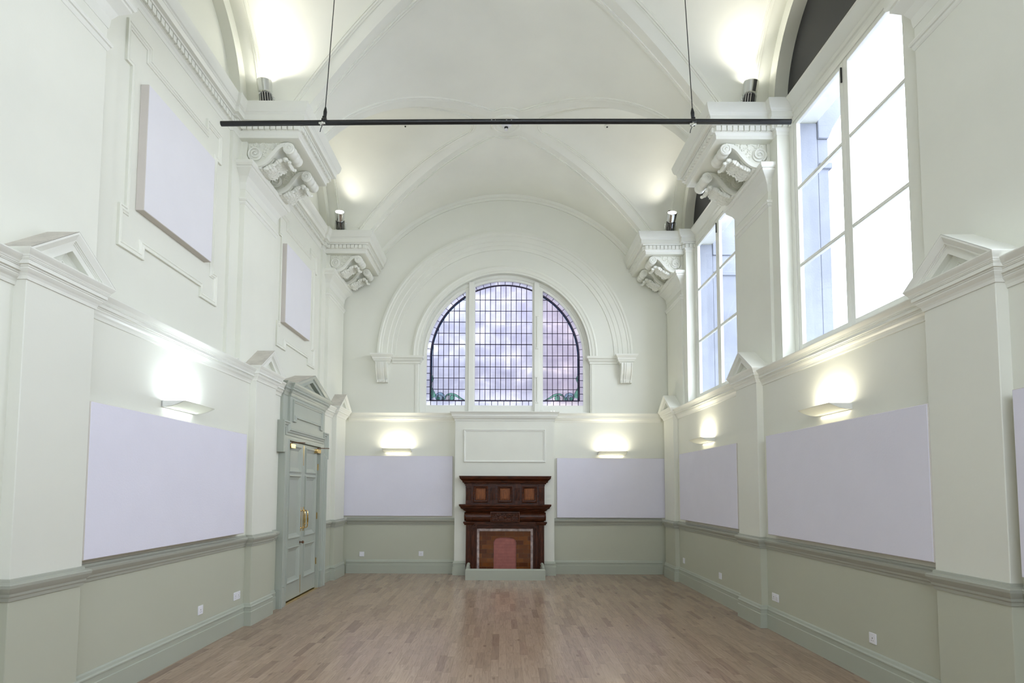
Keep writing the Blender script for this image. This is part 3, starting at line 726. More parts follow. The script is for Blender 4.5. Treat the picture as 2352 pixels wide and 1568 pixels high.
# ------------------------------------------------------------------ right windows
def side_window(n, yc):
    root = struct(empty('window_%d' % n, (3.2, yc, 2.95)))
    m = MB(); y0, y1, z0, z1 = yc - 1.0, yc + 1.0, 2.925, 5.705; x0, x1 = 3.195, 3.265
    for a, b_, c_, d_ in ((y0, y0 + .07, z0 + .10, z1 - .05), (y1 - .07, y1, z0 + .10, z1 - .05), (y0, y1, z0, z0 + .10), (y0, y1, z1 - .05, z1)): m.box(x0, x1, a, b_, c_, d_)
    m.box(3.06, 3.20, y0 - .0, y1, z0 - .04, z0 + .015)
    part(m, 'window_frame', M['gloss'], root, .004)
    for q, (a, b_) in enumerate(((y0 + .071, yc - .001), (yc + .001, y1 - .071))):
        m = MB(); w = .062
        zs0, zs1 = z0 + .10, z1 - .05; xx0, xx1 = 3.205, 3.25
        m.box(xx0, xx1, a, a + w, zs0, zs1); m.box(xx0, xx1, b_ - w, b_, zs0, zs1); m.box(xx0, xx1, a + w, b_ - w, zs0, zs0 + .10); m.box(xx0, xx1, a + w, b_ - w, zs1 - .045, zs1)
        for zz in (4.0, 4.87): m.box(xx0 + .004, xx1 - .004, a + w, b_ - w, zz - .02, zz + .02); m.box(xx0 - .004, xx1 + .004, a + w, b_ - w, zz - .008, zz + .008)
        cs = part(m, 'casement', M['gloss'], root, .004)
        g = MB(); g.box(3.226, 3.230, a + w - .01, b_ - w + .01, zs0 + .09, zs1 - .04)
        sub(g, 'pane', M['glass'], cs, root)
        if q == 1:
            h = MB(); h.box(3.19, 3.205, a + .012, a + .02, 5.45, 5.60); sub(h, 'bolt', M['dark'], cs, root)
    return root
def added_back_window():  # unseen window, added to give the hall frontal fill light
    root = struct(empty('window_5', (0, YB, 2.9))); m = MB()
    for x in (-2.2, -.76, .68, 2.12): m.box(x, x + .08, YB - .14, YB - .07, 2.9, 5.7)
    for z in (2.9, 3.8, 4.7, 5.62): m.box(-2.2, 2.2, YB - .14, YB - .07, z, z + .08)
    part(m, 'window_frame', M['gloss'], root)
    m = MB(); m.box(-2.2, 2.2, YB - .108, YB - .104, 2.9, 5.7); part(m, 'pane', M['glass'], root)
added_back_window()
side_window(2, BC[1]); side_window(3, BC[2]); side_window(4, BC[0])  # the last one is out of view, added to let in more light

# ------------------------------------------------------------------ end window with leaded glass
root = struct(empty('window_1', (0, D, 2.95)))
YW = D + .14
GR = 1.487; ZG = 3.12
def arcpts(r, x0, x1, n=24, zc=OZ): return [(x0 + (x1 - x0) * i / n, zc + sqrt(max(r * r - (x0 + (x1 - x0) * i / n) ** 2, 0))) for i in range(n + 1)]
def lobe(xa, xb, r, zb):      # outline of a light: bottom, sides, arched top
    pts = [(xa, zb), (xb, zb)]
    xb_, xa_ = (min(xb, r - 1e-4), max(xa, -r + 1e-4))
    return pts + [(x, z) for x, z in reversed(arcpts(r, xa_, xb_, 32))]
m = MB()
def frame_of(xa, xb, r, zb, w):       # frame band between an outer and inner outline
    pass
# outer arched frame
rows = []
for i in range(61):
    t_ = PI * i / 60; rows.append([((GR - .005) * cos(t_), YW - .035, OZ + (GR - .005) * sin(t_)), ((OR + .01) * cos(t_), YW - .035, OZ + (OR + .01) * sin(t_)), ((OR + .01) * cos(t_), YW + .05, OZ + (OR + .01) * sin(t_)), ((GR - .005) * cos(t_), YW + .05, OZ + (GR - .005) * sin(t_))])
m.grid(rows, 0, True)
for s in (-1, 1): m.box(min(s * (GR - .005), s * (OR + .01)), max(s * (GR - .005), s * (OR + .01)), YW - .035, YW + .05, 2.95, OZ)
arc_ring(m, 1.535, OZ, [(-.012, -.13), (-.006, -.09), (.0, -.08), (.01, -.085), (.02, -.13)])
m.box(-OR - .01, OR + .01, YW - .03, YW + .05, 2.93, ZG + .002); m.box(-OR + .0, OR, YW - .07, YW, 2.925, 2.995)
part(m, 'window_frame', M['gloss'], root, .003)
for s, xa, xb in ((-1, -.750, -.568), (1, .520, .722)):
    m = MB(); zt = OZ + sqrt(GR * GR - .6 * .6) + .06
    m.box(xa, xb, YW - .036, YW + .045, ZG - .1, zt); c_ = (xa + xb) / 2 + (.02 if s < 0 else -.02)
    m.box(c_ - .045, c_ + .045, YW - .082, YW, 2.997, zt + .03); m.box(c_ - .055, c_ + .055, YW - .062, YW, 2.997, zt + .03)
    mu = part(m, 'mullion', M['gloss'], root, .004)
    if s > 0:
        h = MB()
        for z0_, z1_ in ((4.20, 4.83), (3.17, 3.66)): h.tube([(c_ + .01, YW - .095, z0_), (c_ + .01, YW - .095, z1_)], .008, 8); h.box(c_ - .02, c_ + .03, YW - .10, YW - .07, z1_ - .02, z1_ + .01); h.box(c_ - .02, c_ + .03, YW - .10, YW - .07, z0_ - .01, z0_ + .02)
        sub(h, 'window_stay', M['gloss'], mu, root)
lights = [(-GR + .001, -.750), (-.568, .520), (.722, GR - .001)]
RI = GR - .077       # radius of the thick lead line
ZI = ZG + .095
for q, (xa, xb) in enumerate(lights):
    g = MB(); g.prism(lobe(xa - .0, xb, GR, ZG), WE, YW, YW + .005); pane = part(g, 'leaded_pane', M['leaded'], root)
    l = MB(); T = .0055
    def vbar(x, za, zb, w=T): l.box(x - w, x + w, YW - .008, YW + .001, za, zb)
    def hbar(z, x0, x1, w=T): l.box(x0, x1, YW - .008, YW + .001, z - w, z + w)
    k0 = -.568
    xs = [k0 + .0935 + .0985 * i for i in range(-11, 21)]
    for x in xs:
        if xa + .03 < x < xb - .02 and abs(x) < RI: vbar(x, ZI, OZ + sqrt(RI * RI - x * x))
    for i in range(1, 10):
        z = ZI + .2155 * i
        r = RI if z <= OZ else sqrt(max(RI * RI - (z - OZ) ** 2, 0))
        a, b_ = max(xa, -r), min(xb, r)
        if a < b_ - .02: hbar(z, a, b_, T * (1.5 if i == 5 else 1))
    # thick lines: bottom and the inner arc/side
    x0_, x1_ = (max(xa, -RI), min(xb, RI))
    hbar(ZI, x0_, x1_, .012)
    rows = []; rows2 = []
    for i in range(41):
        x = x0_ + (x1_ - x0_) * i / 40
        if abs(x) >= RI: continue
    th0 = math.acos(max(-1, min(1, x1_ / RI))); th1 = math.acos(max(-1, min(1, x0_ / RI)))
    for i in range(49):
        t_ = th0 + (th1 - th0) * i / 48; rows.append([((RI + d) * cos(t_), y, OZ + (RI + d) * sin(t_)) for d, y in ((-.014, YW - .009), (.014, YW - .009), (.014, YW + .001), (-.014, YW + .001))])
    l.grid(rows, 0, True)
    if q == 0: vbar(-RI, ZI, OZ, .013)
    if q == 2: vbar(RI, ZI, OZ, .013)
    # short ticks of the border strip
    t_ = .02
    while t_ < PI:
        a, b_ = (RI * cos(t_), OZ + RI * sin(t_)), (GR * cos(t_), OZ + GR * sin(t_))
        if xa - .005 < a[0] < xb + .005 and xa - .005 < b_[0] < xb + .005:
            dx, dz = -sin(t_) * T, cos(t_) * T
            l.add([(a[0] - dx, YW - .007, a[1] - dz), (a[0] + dx, YW - .007, a[1] + dz), (b_[0] + dx, YW - .007, b_[1] + dz), (b_[0] - dx, YW - .007, b_[1] - dz)], [(0, 1, 2, 3)])
        t_ += .0968
    for x in [xa + .085 + .117 * i for i in range(12)]:
        if x < xb - .02: vbar(x, ZG, ZI)
    if q != 1:
        s = -1 if q == 0 else 1
        for i in range(7): hbar(ZI + .13 * i + .0, min(s * RI, s * GR), max(s * RI, s * GR))
        # thin deep blue inner line that follows the arc
    sub(l, 'lead_lines', M['lead'], pane, root)
    if q != 1:
        s = -1 if q == 0 else 1
        b = MB(); rows = []
        for i in range(33):
            t_ = (th0 + (th1 - th0) * i / 32); rows.append([((RI + d) * cos(t_), YW - .004, OZ + (RI + d) * sin(t_)) for d in (-.032, -.014)])
        b.grid(rows)
        b.add([(s * (RI - .032), YW - .004, ZI), (s * (RI - .013), YW - .004, ZI), (s * (RI - .013), YW - .004, OZ), (s * (RI - .032), YW - .004, OZ)], [(0, 1, 2, 3)])
        ol = MB()
        # scrolling leaf ornament in the bottom corner: ribbons and discs of coloured glass
        def rib(pts, ws, mat):
            P = smooth_path(pts, 6); n = len(P); rows = []
            for i, p in enumerate(P):
                a, c_ = P[max(i - 1, 0)], P[min(i + 1, n - 1)]; ll = math.hypot(c_[0] - a[0], c_[1] - a[1]) or 1; nn = (-(c_[1] - a[1]) / ll, (c_[0] - a[0]) / ll)
                f = i / (n - 1) * (len(ws) - 1); j = min(int(f), len(ws) - 2); w = ws[j] + (ws[j + 1] - ws[j]) * (f - j)
                rows.append([(s * (p[0] + nn[0] * w), YW - .006, ZI + p[1] + nn[1] * w) for w in (w, -w)])
            b.grid(rows, mat)
            for e2 in (0, 1): ol.tube([(r_[e2][0], YW - .009, r_[e2][2]) for r_ in rows], .0035, 5)
        def disc(c, rx, rz, mat, y=-.0065):
            b.add([(s * (c[0] + rx * cos(2 * PI * k / 20)), YW + y, ZI + c[1] + rz * sin(2 * PI * k / 20)) for k in range(20)], [tuple(range(20))], mat)
            ol.tube([(s * (c[0] + rx * cos(2 * PI * k / 20)), YW + y - .003, ZI + max(c[1] + rz * sin(2 * PI * k / 20), .006)) for k in range(21)], .0035, 5)
        rib([(1.395, .50), (1.365, .42), (1.385, .34), (1.395, .26), (1.375, .17), (1.335, .06)], [.001, .016, .004, .012, .035, .050], 1)   # stem climbing the edge
        disc((1.225, .070), .092, .085, 3, -.0062); disc((1.235, .050), .060, .055, 2, -.0068); disc((1.26, .038), .034, .032, 1, -.0072)
        rib([(1.14, .012), (1.10, .095), (1.02, .125), (.93, .10), (.84, .045), (.76, .008)], [.008, .014, .016, .020, .014, .002], 1)
        disc((1.075, .055), .045, .052, 4, -.0064); disc((.995, .050), .050, .052, 1, -.0062); disc((1.165, .035), .018, .032, 1, -.0074)
        sub(ol, 'ornament_leading', M['lead'], pane, root)
        orn = sub(b, 'stained_ornament', [M['g_dark'], M['g_green'], M['g_cream'], M['g_blue'], M['g_cream']], pane, root)

# ------------------------------------------------------------------ corbels at the arch springing
def corbel(x, label):
    root = thing('corbel', label, 'corbel', (x, D, 3.52), 'fluted corbels at the foot of the end wall arch')
    m = MB(); hw = .108
    m.sweep([(x - hw, D), (x - hw, D - .10), (x + hw, D - .10), (x + hw, D)], [(-o, h) for o, h in [(-.02, 3.875), (.01, 3.875), (.02, 3.90), (.04, 3.915), (.05, 3.94), (.06, 3.95), (.065, 3.98), (.085, 4.005), (.098, 4.025), (.10, 4.045), (-.11, 4.045)]], MPL)
    part(m, 'cap', M['gloss'], root)
    m = MB(); sp = smooth_path([(.165, 3.88), (.16, 3.80), (.125, 3.70), (.075, 3.62), (.055, 3.57), (.07, 3.54), (.06, 3.52)], 5)
    ws = [-.105, -.082, -.05, -.018, .018, .05, .082, .105]
    for i in range(7):
        d = .0 if i % 2 else .014
        if i == 3: d = .022
        poly = [(0, 3.88)] + [(o + d, z) for o, z in sp] + [(0, 3.52)]
        m.prism(poly, lambda o, z, xx: (xx, D - o, z), x + ws[i] + .001, x + ws[i + 1] - .001)
    for i in range(5): m.ball((x - .08 + .04 * i, D - .07, 3.545), (.018, .02, .028), 0, 8, 5)
    part(m, 'fluted_body', M['gloss'], root)
corbel(-2.285, 'small white fluted corbel left of the arched window, under the arch end')
corbel(2.255, 'small white fluted corbel right of the arched window, under the arch end')

# ------------------------------------------------------------------ double doors
root = struct(empty('door_1', (-XB, 8.32, 0)))
W = WP(-1)
XF = 2.925     # face of the surround
m = MB()
def quad(mb, y0, y1, z0, z1, xf, xb=2.99): mb.prism([(y0, z0), (y1, z0), (y1, z1), (y0, z1)], W, xb, xf)
OUT = [(7.42, 0), (7.42, 2.02), (7.36, 2.02), (7.36, 2.44), (7.60, 2.44), (7.60, 2.345), (9.04, 2.345), (9.04, 2.44), (9.28, 2.44), (9.28, 2.02), (9.22, 2.02), (9.22, 0)]
for q_ in ((7.44, 7.66, 0, 2.05), (7.38, 7.66, 2.05, 2.20), (7.38, 7.58, 2.20, 2.42), (7.58, 9.06, 2.20, 2.35), (9.06, 9.26, 2.20, 2.42), (8.98, 9.26, 2.05, 2.20), (8.98, 9.20, 0, 2.05)): quad(m, *q_, XF)
m.sweep(OUT, [(0, 2.985), (0, XF - .045), (-.018, XF - .050), (-.028, XF - .036), (-.048, XF - .030), (-.056, XF - .016), (-.085, XF - .012), (-.09, XF + .004)], W, False)
m.sweep([(7.665, 0), (7.665, 2.195), (8.975, 2.195), (8.975, 0)], [(0, 2.985), (0, XF - .012), (.014, XF - .014), (.02, XF - .004), (.03, XF + .004)], W, False)
quad(m, 7.40, 7.58, 0, .25, XF - .030); quad(m, 9.06, 9.24, 0, .25, XF - .030)
part(m, 'architrave', M['doorp'], root)
m = MB(); quad(m, 7.44, 9.20, 2.35, 2.93, 2.93, 3.0); quad(m, 7.60, 9.04, 2.35, 2.93, 2.895, 3.0)
m.sweep([(7.68, 2.45), (7.80, 2.45), (7.80, 2.51), (8.84, 2.51), (8.84, 2.45), (8.96, 2.45), (8.96, 2.755), (7.68, 2.755)], [(0, 2.90), (0, 2.873), (.015, 2.872), (.022, 2.882), (.035, 2.886), (.04, 2.90)], W, True)
part(m, 'frieze', M['doorp'], root, .002)
m = MB(); m.sweep([(2.99, 7.44), (2.93, 7.44), (2.93, 7.60), (2.895, 7.60), (2.895, 9.04), (2.93, 9.04), (2.93, 9.20), (2.99, 9.20)], [(o * .95, h) for o, h in CRN], PL(-1))
part(m, 'cornice', M['doorp'], root)
m = MB(); WW = .80; sl = math.atan(.262 / WW) ; sl = math.atan(.245 / .745); lip = 2.805
tri_rings(m, -1, 8.32, 2.95, .78, sl, lip, [(0, lip), (.012, lip), (.024, lip + .008), (.045, lip + .022), (.050, lip + .022), (.051, lip + .03), (.060, lip + .03), (.061, lip + .036), (.098, lip + .04), (.099, lip + .095), (.11, lip + .098), (.14, lip + .118), (.144, lip + .11), (.152, lip + .11)], 3.02)
part(m, 'pediment', M['doorp'], root)
m = MB(); A = [(8.32 - .78, 2.952), (8.32, 2.952 + .78 * math.tan(sl)), (8.32 + .78, 2.952)]
m.add([(-lip, y, z) for y, z in A] + [(-3.16, y, z) for y, z in A], [(0, 1, 4, 3), (1, 2, 5, 4), (3, 4, 5)])
part(m, 'pediment_roof', M['dusty'], root)
XD = 2.958
for q, (a, b_) in enumerate(((7.668, 8.317), (8.323, 8.972))):
    m = MB(); pz = ((.27, .72), (.87, 1.71), (1.79, 2.12))
    pa, pb = a + .11, b_ - .11
    # rails and stiles around sunk panels
    quad(m, a, pa, .018, 2.19, XD, XD + .045); quad(m, pb, b_, .018, 2.19, XD, XD + .045)
    zz = [.018] + [v for p in pz for v in p] + [2.19]
    for i in range(0, len(zz), 2): quad(m, pa, pb, zz[i], zz[i + 1], XD, XD + .045)
    for z0, z1 in pz: quad(m, pa, pb, z0, z1, XD + .016, XD + .04)
    leaf = part(m, 'door_leaf', M['doorp'], root, .002)
    for z0, z1 in pz:
        m = MB(); m.sweep([(pa, z0), (pb, z0), (pb, z1), (pa, z1)], [(-.022, XD + .002), (-.022, XD - .014), (-.008, XD - .018), (.0, XD - .010), (.012, XD + .000), (.03, XD + .008), (.045, XD + .014), (.05, XD + .02)], W, True)
        sub(m, 'panel_moulding', M['doorp'], leaf, root)
    yh = b_ - .055 if q == 0 else a + .055
    m = MB(); quad(m, yh - .02, yh + .02, .93, 1.275, XD - .004, XD + .001); sub(m, 'handle_plate', M['brass'], leaf, root, .001)
    m = MB(); hp = [(-XD + .0, yh, .975), (-XD + .045, yh, .975), (-XD + .062, yh, .99), (-XD + .066, yh, 1.03), (-XD + .066, yh, 1.10), (-XD + .066, yh, 1.17), (-XD + .062, yh, 1.21), (-XD + .045, yh, 1.225), (-XD, yh, 1.225)]
    m.tube(hp, [.007, .007, .008, .008, .013, .008, .008, .007, .007], 10)
    for z in (.975, 1.225): m.ball((-XD + .006, yh, z), .014)
    for z in (1.04, 1.16): m.lathe([(.011, -.006), (.014, 0), (.011, .006)], (-XD + .066, yh, z), (0, 0, 1), 12)
    sub(m, 'pull_handle', M['brass'], leaf, root)
    if q == 0:
        m = MB(); m.lathe([(.018, 0), (.018, .004), (.008, .008), (.008, .03), (.018, .034), (.022, .046), (.016, .058), (.004, .062)], (-XD, yh, .775), (1, 0, 0), 16); sub(m, 'door_knob', M['knob'], leaf, root)
        m = MB(); quad(m, b_ - .012, b_ - .002, .05, .30, XD - .003, XD); sub(m, 'flush_bolt', M['brass'], leaf, root)
    else:
        m = MB(); quad(m, a + .004, a + .02, 1.88, 2.17, XD - .004, XD); sub(m, 'flush_bolt', M['brass'], leaf, root)
    for z in (.42, 1.12, 1.88):
        yy = a if q == 0 else b_
        m = MB(); m.lathe([(.009, -.05), (.009, .05)], (-XD + .006, yy + (-.002 if q == 0 else .002), z), (0, 0, 1), 10); sub(m, 'hinge', M['brass'], leaf, root)
    # brass door closer with its dark arm
    yc_ = a + .06 if q == 0 else b_ - .14
    m = MB(); m.box(-XD, -XD + .055, yc_ - .04, yc_ + .13, 2.095, 2.155); cz = sub(m, 'door_closer', M['brass'], leaf, root, .004)
    m = MB(); m.tube([(-XD + .03, yc_ + .05, 2.15), (-XD + .03, yc_ + .05, 2.175)], .01, 8)
    m.tube([(-XD + .03, yc_ + .05, 2.175), (-XD + .17, yc_ + .16, 2.178)], .006, 8); m.tube([(-XD + .17, yc_ + .16, 2.178), (-XF + .045, yc_ + .30, 2.19)], .006, 8)
    sub(m, 'closer_arm', M['knob'], leaf, root)
# near-black box behind the leaves, its colour standing in for shade in the gaps
m = MB(); m.box(-3.30, -XD - .03, 7.66, 8.98, 0, 2.2); part(m, 'door_gap_shade', M['dark'], root)
m = MB(); m.box(-XD - .03, -XF + .02, 7.665, 8.975, 0, .006); part(m, 'threshold', M['brass'], root)

# ------------------------------------------------------------------ wall lights
def make_sconce():
    """local: x out of the wall, y along it, z up from the top edge; origin on the wall"""
    root = thing('wall_light', '', 'wall light', (0, 0, 0), 'curved up and down wall lights')
    L = .26
    prof = smooth_path([(.20, 0), (.165, -.018), (.12, -.036), (.07, -.048), (.028, -.052)], 5)
    m = MB(); n = len(prof); rows = []
    for x, z in prof: rows.append([(x, -L, z), (x, L, z), (x, L, z + .003), (x, -L, z + .003)])
    m.grid(rows, 0, True); m.tube([(.20, -L, .001), (.20, L, .001)], .003, 6)
    part(m, 'shade', M['shell'], root)
    m = MB(); m.box(0, .012, -L, L, -.052, 0); part(m, 'back_plate', M['sconce'], root)
    for s in (-1, 1):
        m = MB(); poly = [(0, -.052), (.028, -.052)] + [(x, z) for x, z in reversed(prof)] + [(0, 0)]
        m.prism(poly, lambda x, z, y: (x, y, z), s * L, s * (L - .004)); part(m, 'end_plate', M['sconce'], root)
    m = MB(); m.tube([(.055, -L + .03, -.022), (.055, L - .03, -.022)], .009, 10); tb = part(m, 'lamp_tube', M['tube_warm'], root)
    return root
sc0 = make_sconce()
def light_area(name, loc, rot, sx, sy, power, col, spread=None):
    l = bpy.data.lights.new(name, 'AREA'); l.shape = 'RECTANGLE'; l.size = sx; l.size_y = sy; l.energy = power; l.color = col
    if spread: l.spread = spread
    o = bpy.data.objects.new(name, l); C.objects.link(o); o.location = loc; o.rotation_euler = rot; return o
WARM, COOL = (1, .93, .74), (.82, .93, 1)
scs = [(-XB, 5.10, 2.295, 0, 'cool white curved wall light on the left wall above the lilac panel', COOL),
       (XB, 5.13, 2.300, PI, 'warm curved wall light on the right wall above the nearer big panel', WARM),
       (XB, 8.30, 2.290, PI, 'warm curved wall light on the right wall above the far panel', WARM),
       (-1.98, D, 2.280, -PI / 2, 'warm curved wall light on the end wall left of the fireplace', WARM),
       (1.98, D, 2.240, -PI / 2, 'warm curved wall light on the end wall right of the fireplace', WARM)]
UPW, DNW = 2.9, .16
for i, (x, y, z, rz, lab, col) in enumerate(scs):
    o = sc0 if i == 0 else copy_tree(sc0, (x, y, z), lab)
    o.location = (x, y, z); o.rotation_euler = (0, 0, rz); o['label'] = lab
    for ch in o.children:
        if ch.name.startswith('lamp_tube'):
            if i == 0: pass
    R_ = Matrix.Rotation(rz, 3, 'Z')
    k = (1.15 if i == 0 else 1.0) * (.95 if i > 2 else 1)
    p = Vector((x, y, z)) + R_ @ Vector((.085, 0, .004)); a = light_area('lamp_up', p, (PI, 0, rz + PI / 2), .44, .08, UPW * k, col)
    p = Vector((x, y, z)) + R_ @ Vector((.020, 0, -.056)); b = light_area('lamp_down', p, (0, 0, rz + PI / 2), .44, .012, DNW * k, col)
for ch in sc0.children:
    if ch.name.startswith('lamp_tube'):
        ch.data = ch.data.copy(); ch.data.materials[0] = M['tube_cool']

# ------------------------------------------------------------------ floodlights on the cornice blocks
def make_flood():
    root = thing('floodlight', '', 'floodlight', (0, 0, 0), 'silver floodlights standing on the cornice')
    T = Matrix.Rotation(math.radians(14), 4, 'X')
    def tf(m):
        m.v = [tuple((Matrix.Translation((0, 0, .05)) @ T @ Vector((x, y, z, 1)).to_3d().to_4d())[:3]) if False else tuple((T @ Vector((x, y, z))) + Vector((0, 0, .045))) for x, y, z in m.v]; return m
    m = MB(); rows = []
    m.lathe([(.050, .0), (.058, .012), (.058, .10), (.052, .115), (.066, .125), (.074, .215), (.070, .222), (.060, .215), (.048, .13)], (0, 0, 0), (0, 0, 1), 24)
    h = part(tf(m), 'housing', M['chrome'], root)
    m = MB()
    for i in range(18):
        a = 2 * PI * i / 18; c_, s_ = cos(a), sin(a)
        m.prism([(.056 * c_ - .003 * s_, .056 * s_ + .003 * c_), (.070 * c_ - .003 * s_, .070 * s_ + .003 * c_), (.070 * c_ + .003 * s_, .070 * s_ - .003 * c_), (.056 * c_ + .003 * s_, .056 * s_ - .003 * c_)], lambda x, y, z: (x, y, z), .008, .108)
    part(tf(m), 'cooling_fins', M['chrome'], root)
    m = MB(); m.lathe([(.053, .004), (.0605, .014), (.0605, .104), (.055, .112)], (0, 0, 0), (0, 0, 1), 24); part(tf(m), 'fin_gap_shade', M['dark'], root)  # added dark cylinder, its colour stands in for shade between the fins
    m = MB(); m.lathe([(.0, .196), (.058, .198), (.058, .202), (.0, .204)], (0, 0, 0), (0, 0, 1), 24, caps=False); part(tf(m), 'lamp_glass', M['lampface'], root)
    m = MB(); m.box(-.082, -.076, -.014, .014, 0, .13); m.box(.076, .082, -.014, .014, 0, .13); m.box(-.082, .082, -.014, .014, 0, .006)
    for s in (-1, 1): m.lathe([(.012, 0), (.012, .012)], (s * .076, 0, .115), (s, 0, 0), 12)
    part(m, 'yoke', M['chrome'], root, .001)
    return root
fl0 = make_flood()
fl0.scale = (1.15, 1.15, 1.38)
fls = [(-2.80, 6.36, -.25, 'silver floodlight on the left middle cornice block, tilted away beside a bright patch', 24, (.60, -.45, .70)),
       (2.80, 6.36, .35, 'silver floodlight on the right middle cornice block beside the dark lunette', 17, (-.35, -.65, .68)),
       (-2.83, 9.50, .2, 'silver floodlight with glowing face in the far left corner on the cornice', 10, (.55, -.60, .60)),
       (2.81, 9.50, -.1, 'silver floodlight with glowing face in the far right corner on the cornice', 10, (-.55, -.60, .60))]
FLP = .74
for i, (x, y, rz, lab, pw, d) in enumerate(fls):
    o = fl0 if i == 0 else copy_tree(fl0, (x, y, ZC), lab)
    o.location = (x, y, ZC + (.002 if i < 2 else .012)); o.rotation_euler = (0 if i < 2 else .58, 0, rz); o['label'] = lab
    l = bpy.data.lights.new('flood_lamp', 'SPOT'); l.energy = pw * FLP; l.spot_size = math.radians(125); l.spot_blend = .9; l.color = (1, .96, .86); l.shadow_soft_size = .05
    ob = bpy.data.objects.new('flood_lamp', l); C.objects.link(ob); ob.location = (x - math.copysign(.03, x), y - .09, ZC + .38)
    ob.rotation_euler = Vector(d).to_track_quat('-Z', 'Y').to_euler()

# ------------------------------------------------------------------ pipe rail with its cables
root = thing('suspended_pipe', 'long black steel pipe hanging across the hall on two thin cables', 'pipe', (0, 5.4, 5.15))
m = MB(); E0, E1 = Vector((-2.83, 5.4, 5.135)), Vector((2.79, 5.4, 5.170))
pts = [E0.lerp(E1, i / 20) + Vector((0, 0, .012 * sin(PI * i / 20))) for i in range(21)]; m.tube(pts, .0245, 20); part(m, 'pipe', M['black'], root)
m = MB()
for x, w in ((-.165, .012), (-.125, .005), (-.02, .014), (.03, .012)): m.box(x, x + w, 5.374, 5.378, 5.163, 5.168)
part(m, 'paint_chip', M['scratch'], root)
for x, xt in ((-1.81, -1.70), (1.827, 1.735)):
    z = 5.16; zt = zmain(xt) if True else 0
    k = sqrt(max(RC ** 2 - (5.4 - BC[1]) ** 2, 0)) + ZC; zt = max(zmain(xt), k) + .01
    m = MB(); m.tube([(x, 5.4, z + .03), (xt, 5.4, zt)], .0045, 8); cab = part(m, 'cable', M['black'], root)
    m = MB(); d = Vector((xt - x, 0, zt - z)).normalized(); o_ = Vector((x, 5.4, z))
    m.lathe([(.008, .03), (.016, .045), (.018, .10), (.012, .13), (.006, .15)], tuple(o_), tuple(d), 12); part(m, 'cable_grip', M['black'], root)
    m = MB(); m.lathe([(.031, -.022), (.034, -.018), (.034, .018), (.031, .022)], (x, 5.4, z), (1, 0, 0), 20); m.box(x - .018, x + .018, 5.385, 5.415, z + .02, z + .05)
    part(m, 'pipe_clamp', M['black'], root, .002)
    m = MB(); m.ball((x - .01, 5.37, z - .035), (.018, .012, .016)); m.box(x - .045, x + .02, 5.36, 5.375, z - .045, z - .03); m.box(x - .03, x - .01, 5.355, 5.37, z - .06, z - .035)
    part(m, 'wing_nut', M['chrome'], root, .002)
    m = MB(); m.tube([(x - .01, 5.38, z - .04), (x - .03, 5.385, z - .085), (x - .036, 5.385, z - .115)], .004, 6); part(m, 'cable_tail', M['black'], root)

# ------------------------------------------------------------------ ceiling rose, smoke head and fixings
zt = CM + RM
root = thing('ceiling_rose', 'round moulded ceiling rose with a small pendant at the rib crossing', 'ceiling rose', (0, BC[2], zt))
m = MB(); m.lathe([(.235, .02), (.235, -.012), (.222, -.030), (.200, -.030), (.19, -.012), (.170, -.014), (.155, -.030), (.135, -.024), (.12, -.004), (.08, -.002), (.0, -.002)], (0, BC[2], zt), (0, 0, 1), 48, caps=False); part(m, 'rose_ring', M['ceil'], root)
m = MB(); m.lathe([(.085, .005), (.085, -.01), (.07, -.025), (.055, -.045), (.04, -.055), (.0, -.06)], (0, BC[2], zt), (0, 0, 1), 32, caps=False); part(m, 'detector_base', M['plastic'], root)
m = MB(); m.lathe([(.03, -.055), (.028, -.085), (.0, -.088)], (0, BC[2], zt), (0, 0, 1), 20, caps=False); part(m, 'detector_slot', M['dark'], root)
m = MB(); m.lathe([(.026, -.083), (.024, -.10), (.0, -.106)], (0, BC[2], zt), (0, 0, 1), 20, caps=False); part(m, 'detector_tip', M['plastic'], root)
for s, lab in ((-1, 'tiny dark ceiling fixing left of the rose below the pipe'), (1, 'tiny white ceiling fixing with dark centre right of the rose below the pipe')):
    x = s * 1.56; yy = BC[2] + .05; z = ZC + sqrt(RC * RC - .05 ** 2)
    root = thing('ceiling_fixing', lab, 'fixing', (x, yy, z), 'small ceiling fixings')
    m = MB(); m.lathe([(.045, .01), (.045, -.006), (.035, -.01), (0, -.01)], (x, yy, z), (0, 0, 1), 20, caps=False); part(m, 'cover', M['ceil'], root)
    m = MB(); m.lathe([(.012, -.008), (.012, -.02), (0, -.021)], (x, yy, z), (0, 0, 1), 12, caps=False); part(m, 'plug', M['dark'], root)

# ------------------------------------------------------------------ fireplace
root = thing('fireplace', 'dark carved mahogany fireplace with brown glazed bricks and a bricked up pink opening', 'fireplace', (.012, BY, 0))
FX = .012
def fb(mb, x0, x1, y0, y1, z0, z1, mat=0): mb.box(FX + x0, FX + x1, y0, y1, z0, z1, mat)
m = MB(); fb(m, -.71, .71, 10.29, BY + .01, 1.25, 1.66); part(m, 'overmantel', M['mahog'], root, .002)
def shelf(zs, yb, hw, prof, nm):
    m = MB(); m.sweep([(FX - hw, BY), (FX - hw, yb), (FX + hw, yb), (FX + hw, BY)], [(-o, h) for o, h in prof], MPL); fb(m, -hw, hw, yb, BY, prof[0][1], prof[-1][1] - .001); return part(m, nm, M['mahog'], root)
shelf(0, 10.28, .715, [(-.0, 1.635), (.02, 1.635), (.024, 1.655), (.05, 1.665), (.055, 1.69), (.085, 1.72), (.10, 1.735), (.105, 1.765), (.11, 1.77), (.11, 1.782), (-.02, 1.782)], 'top_shelf')
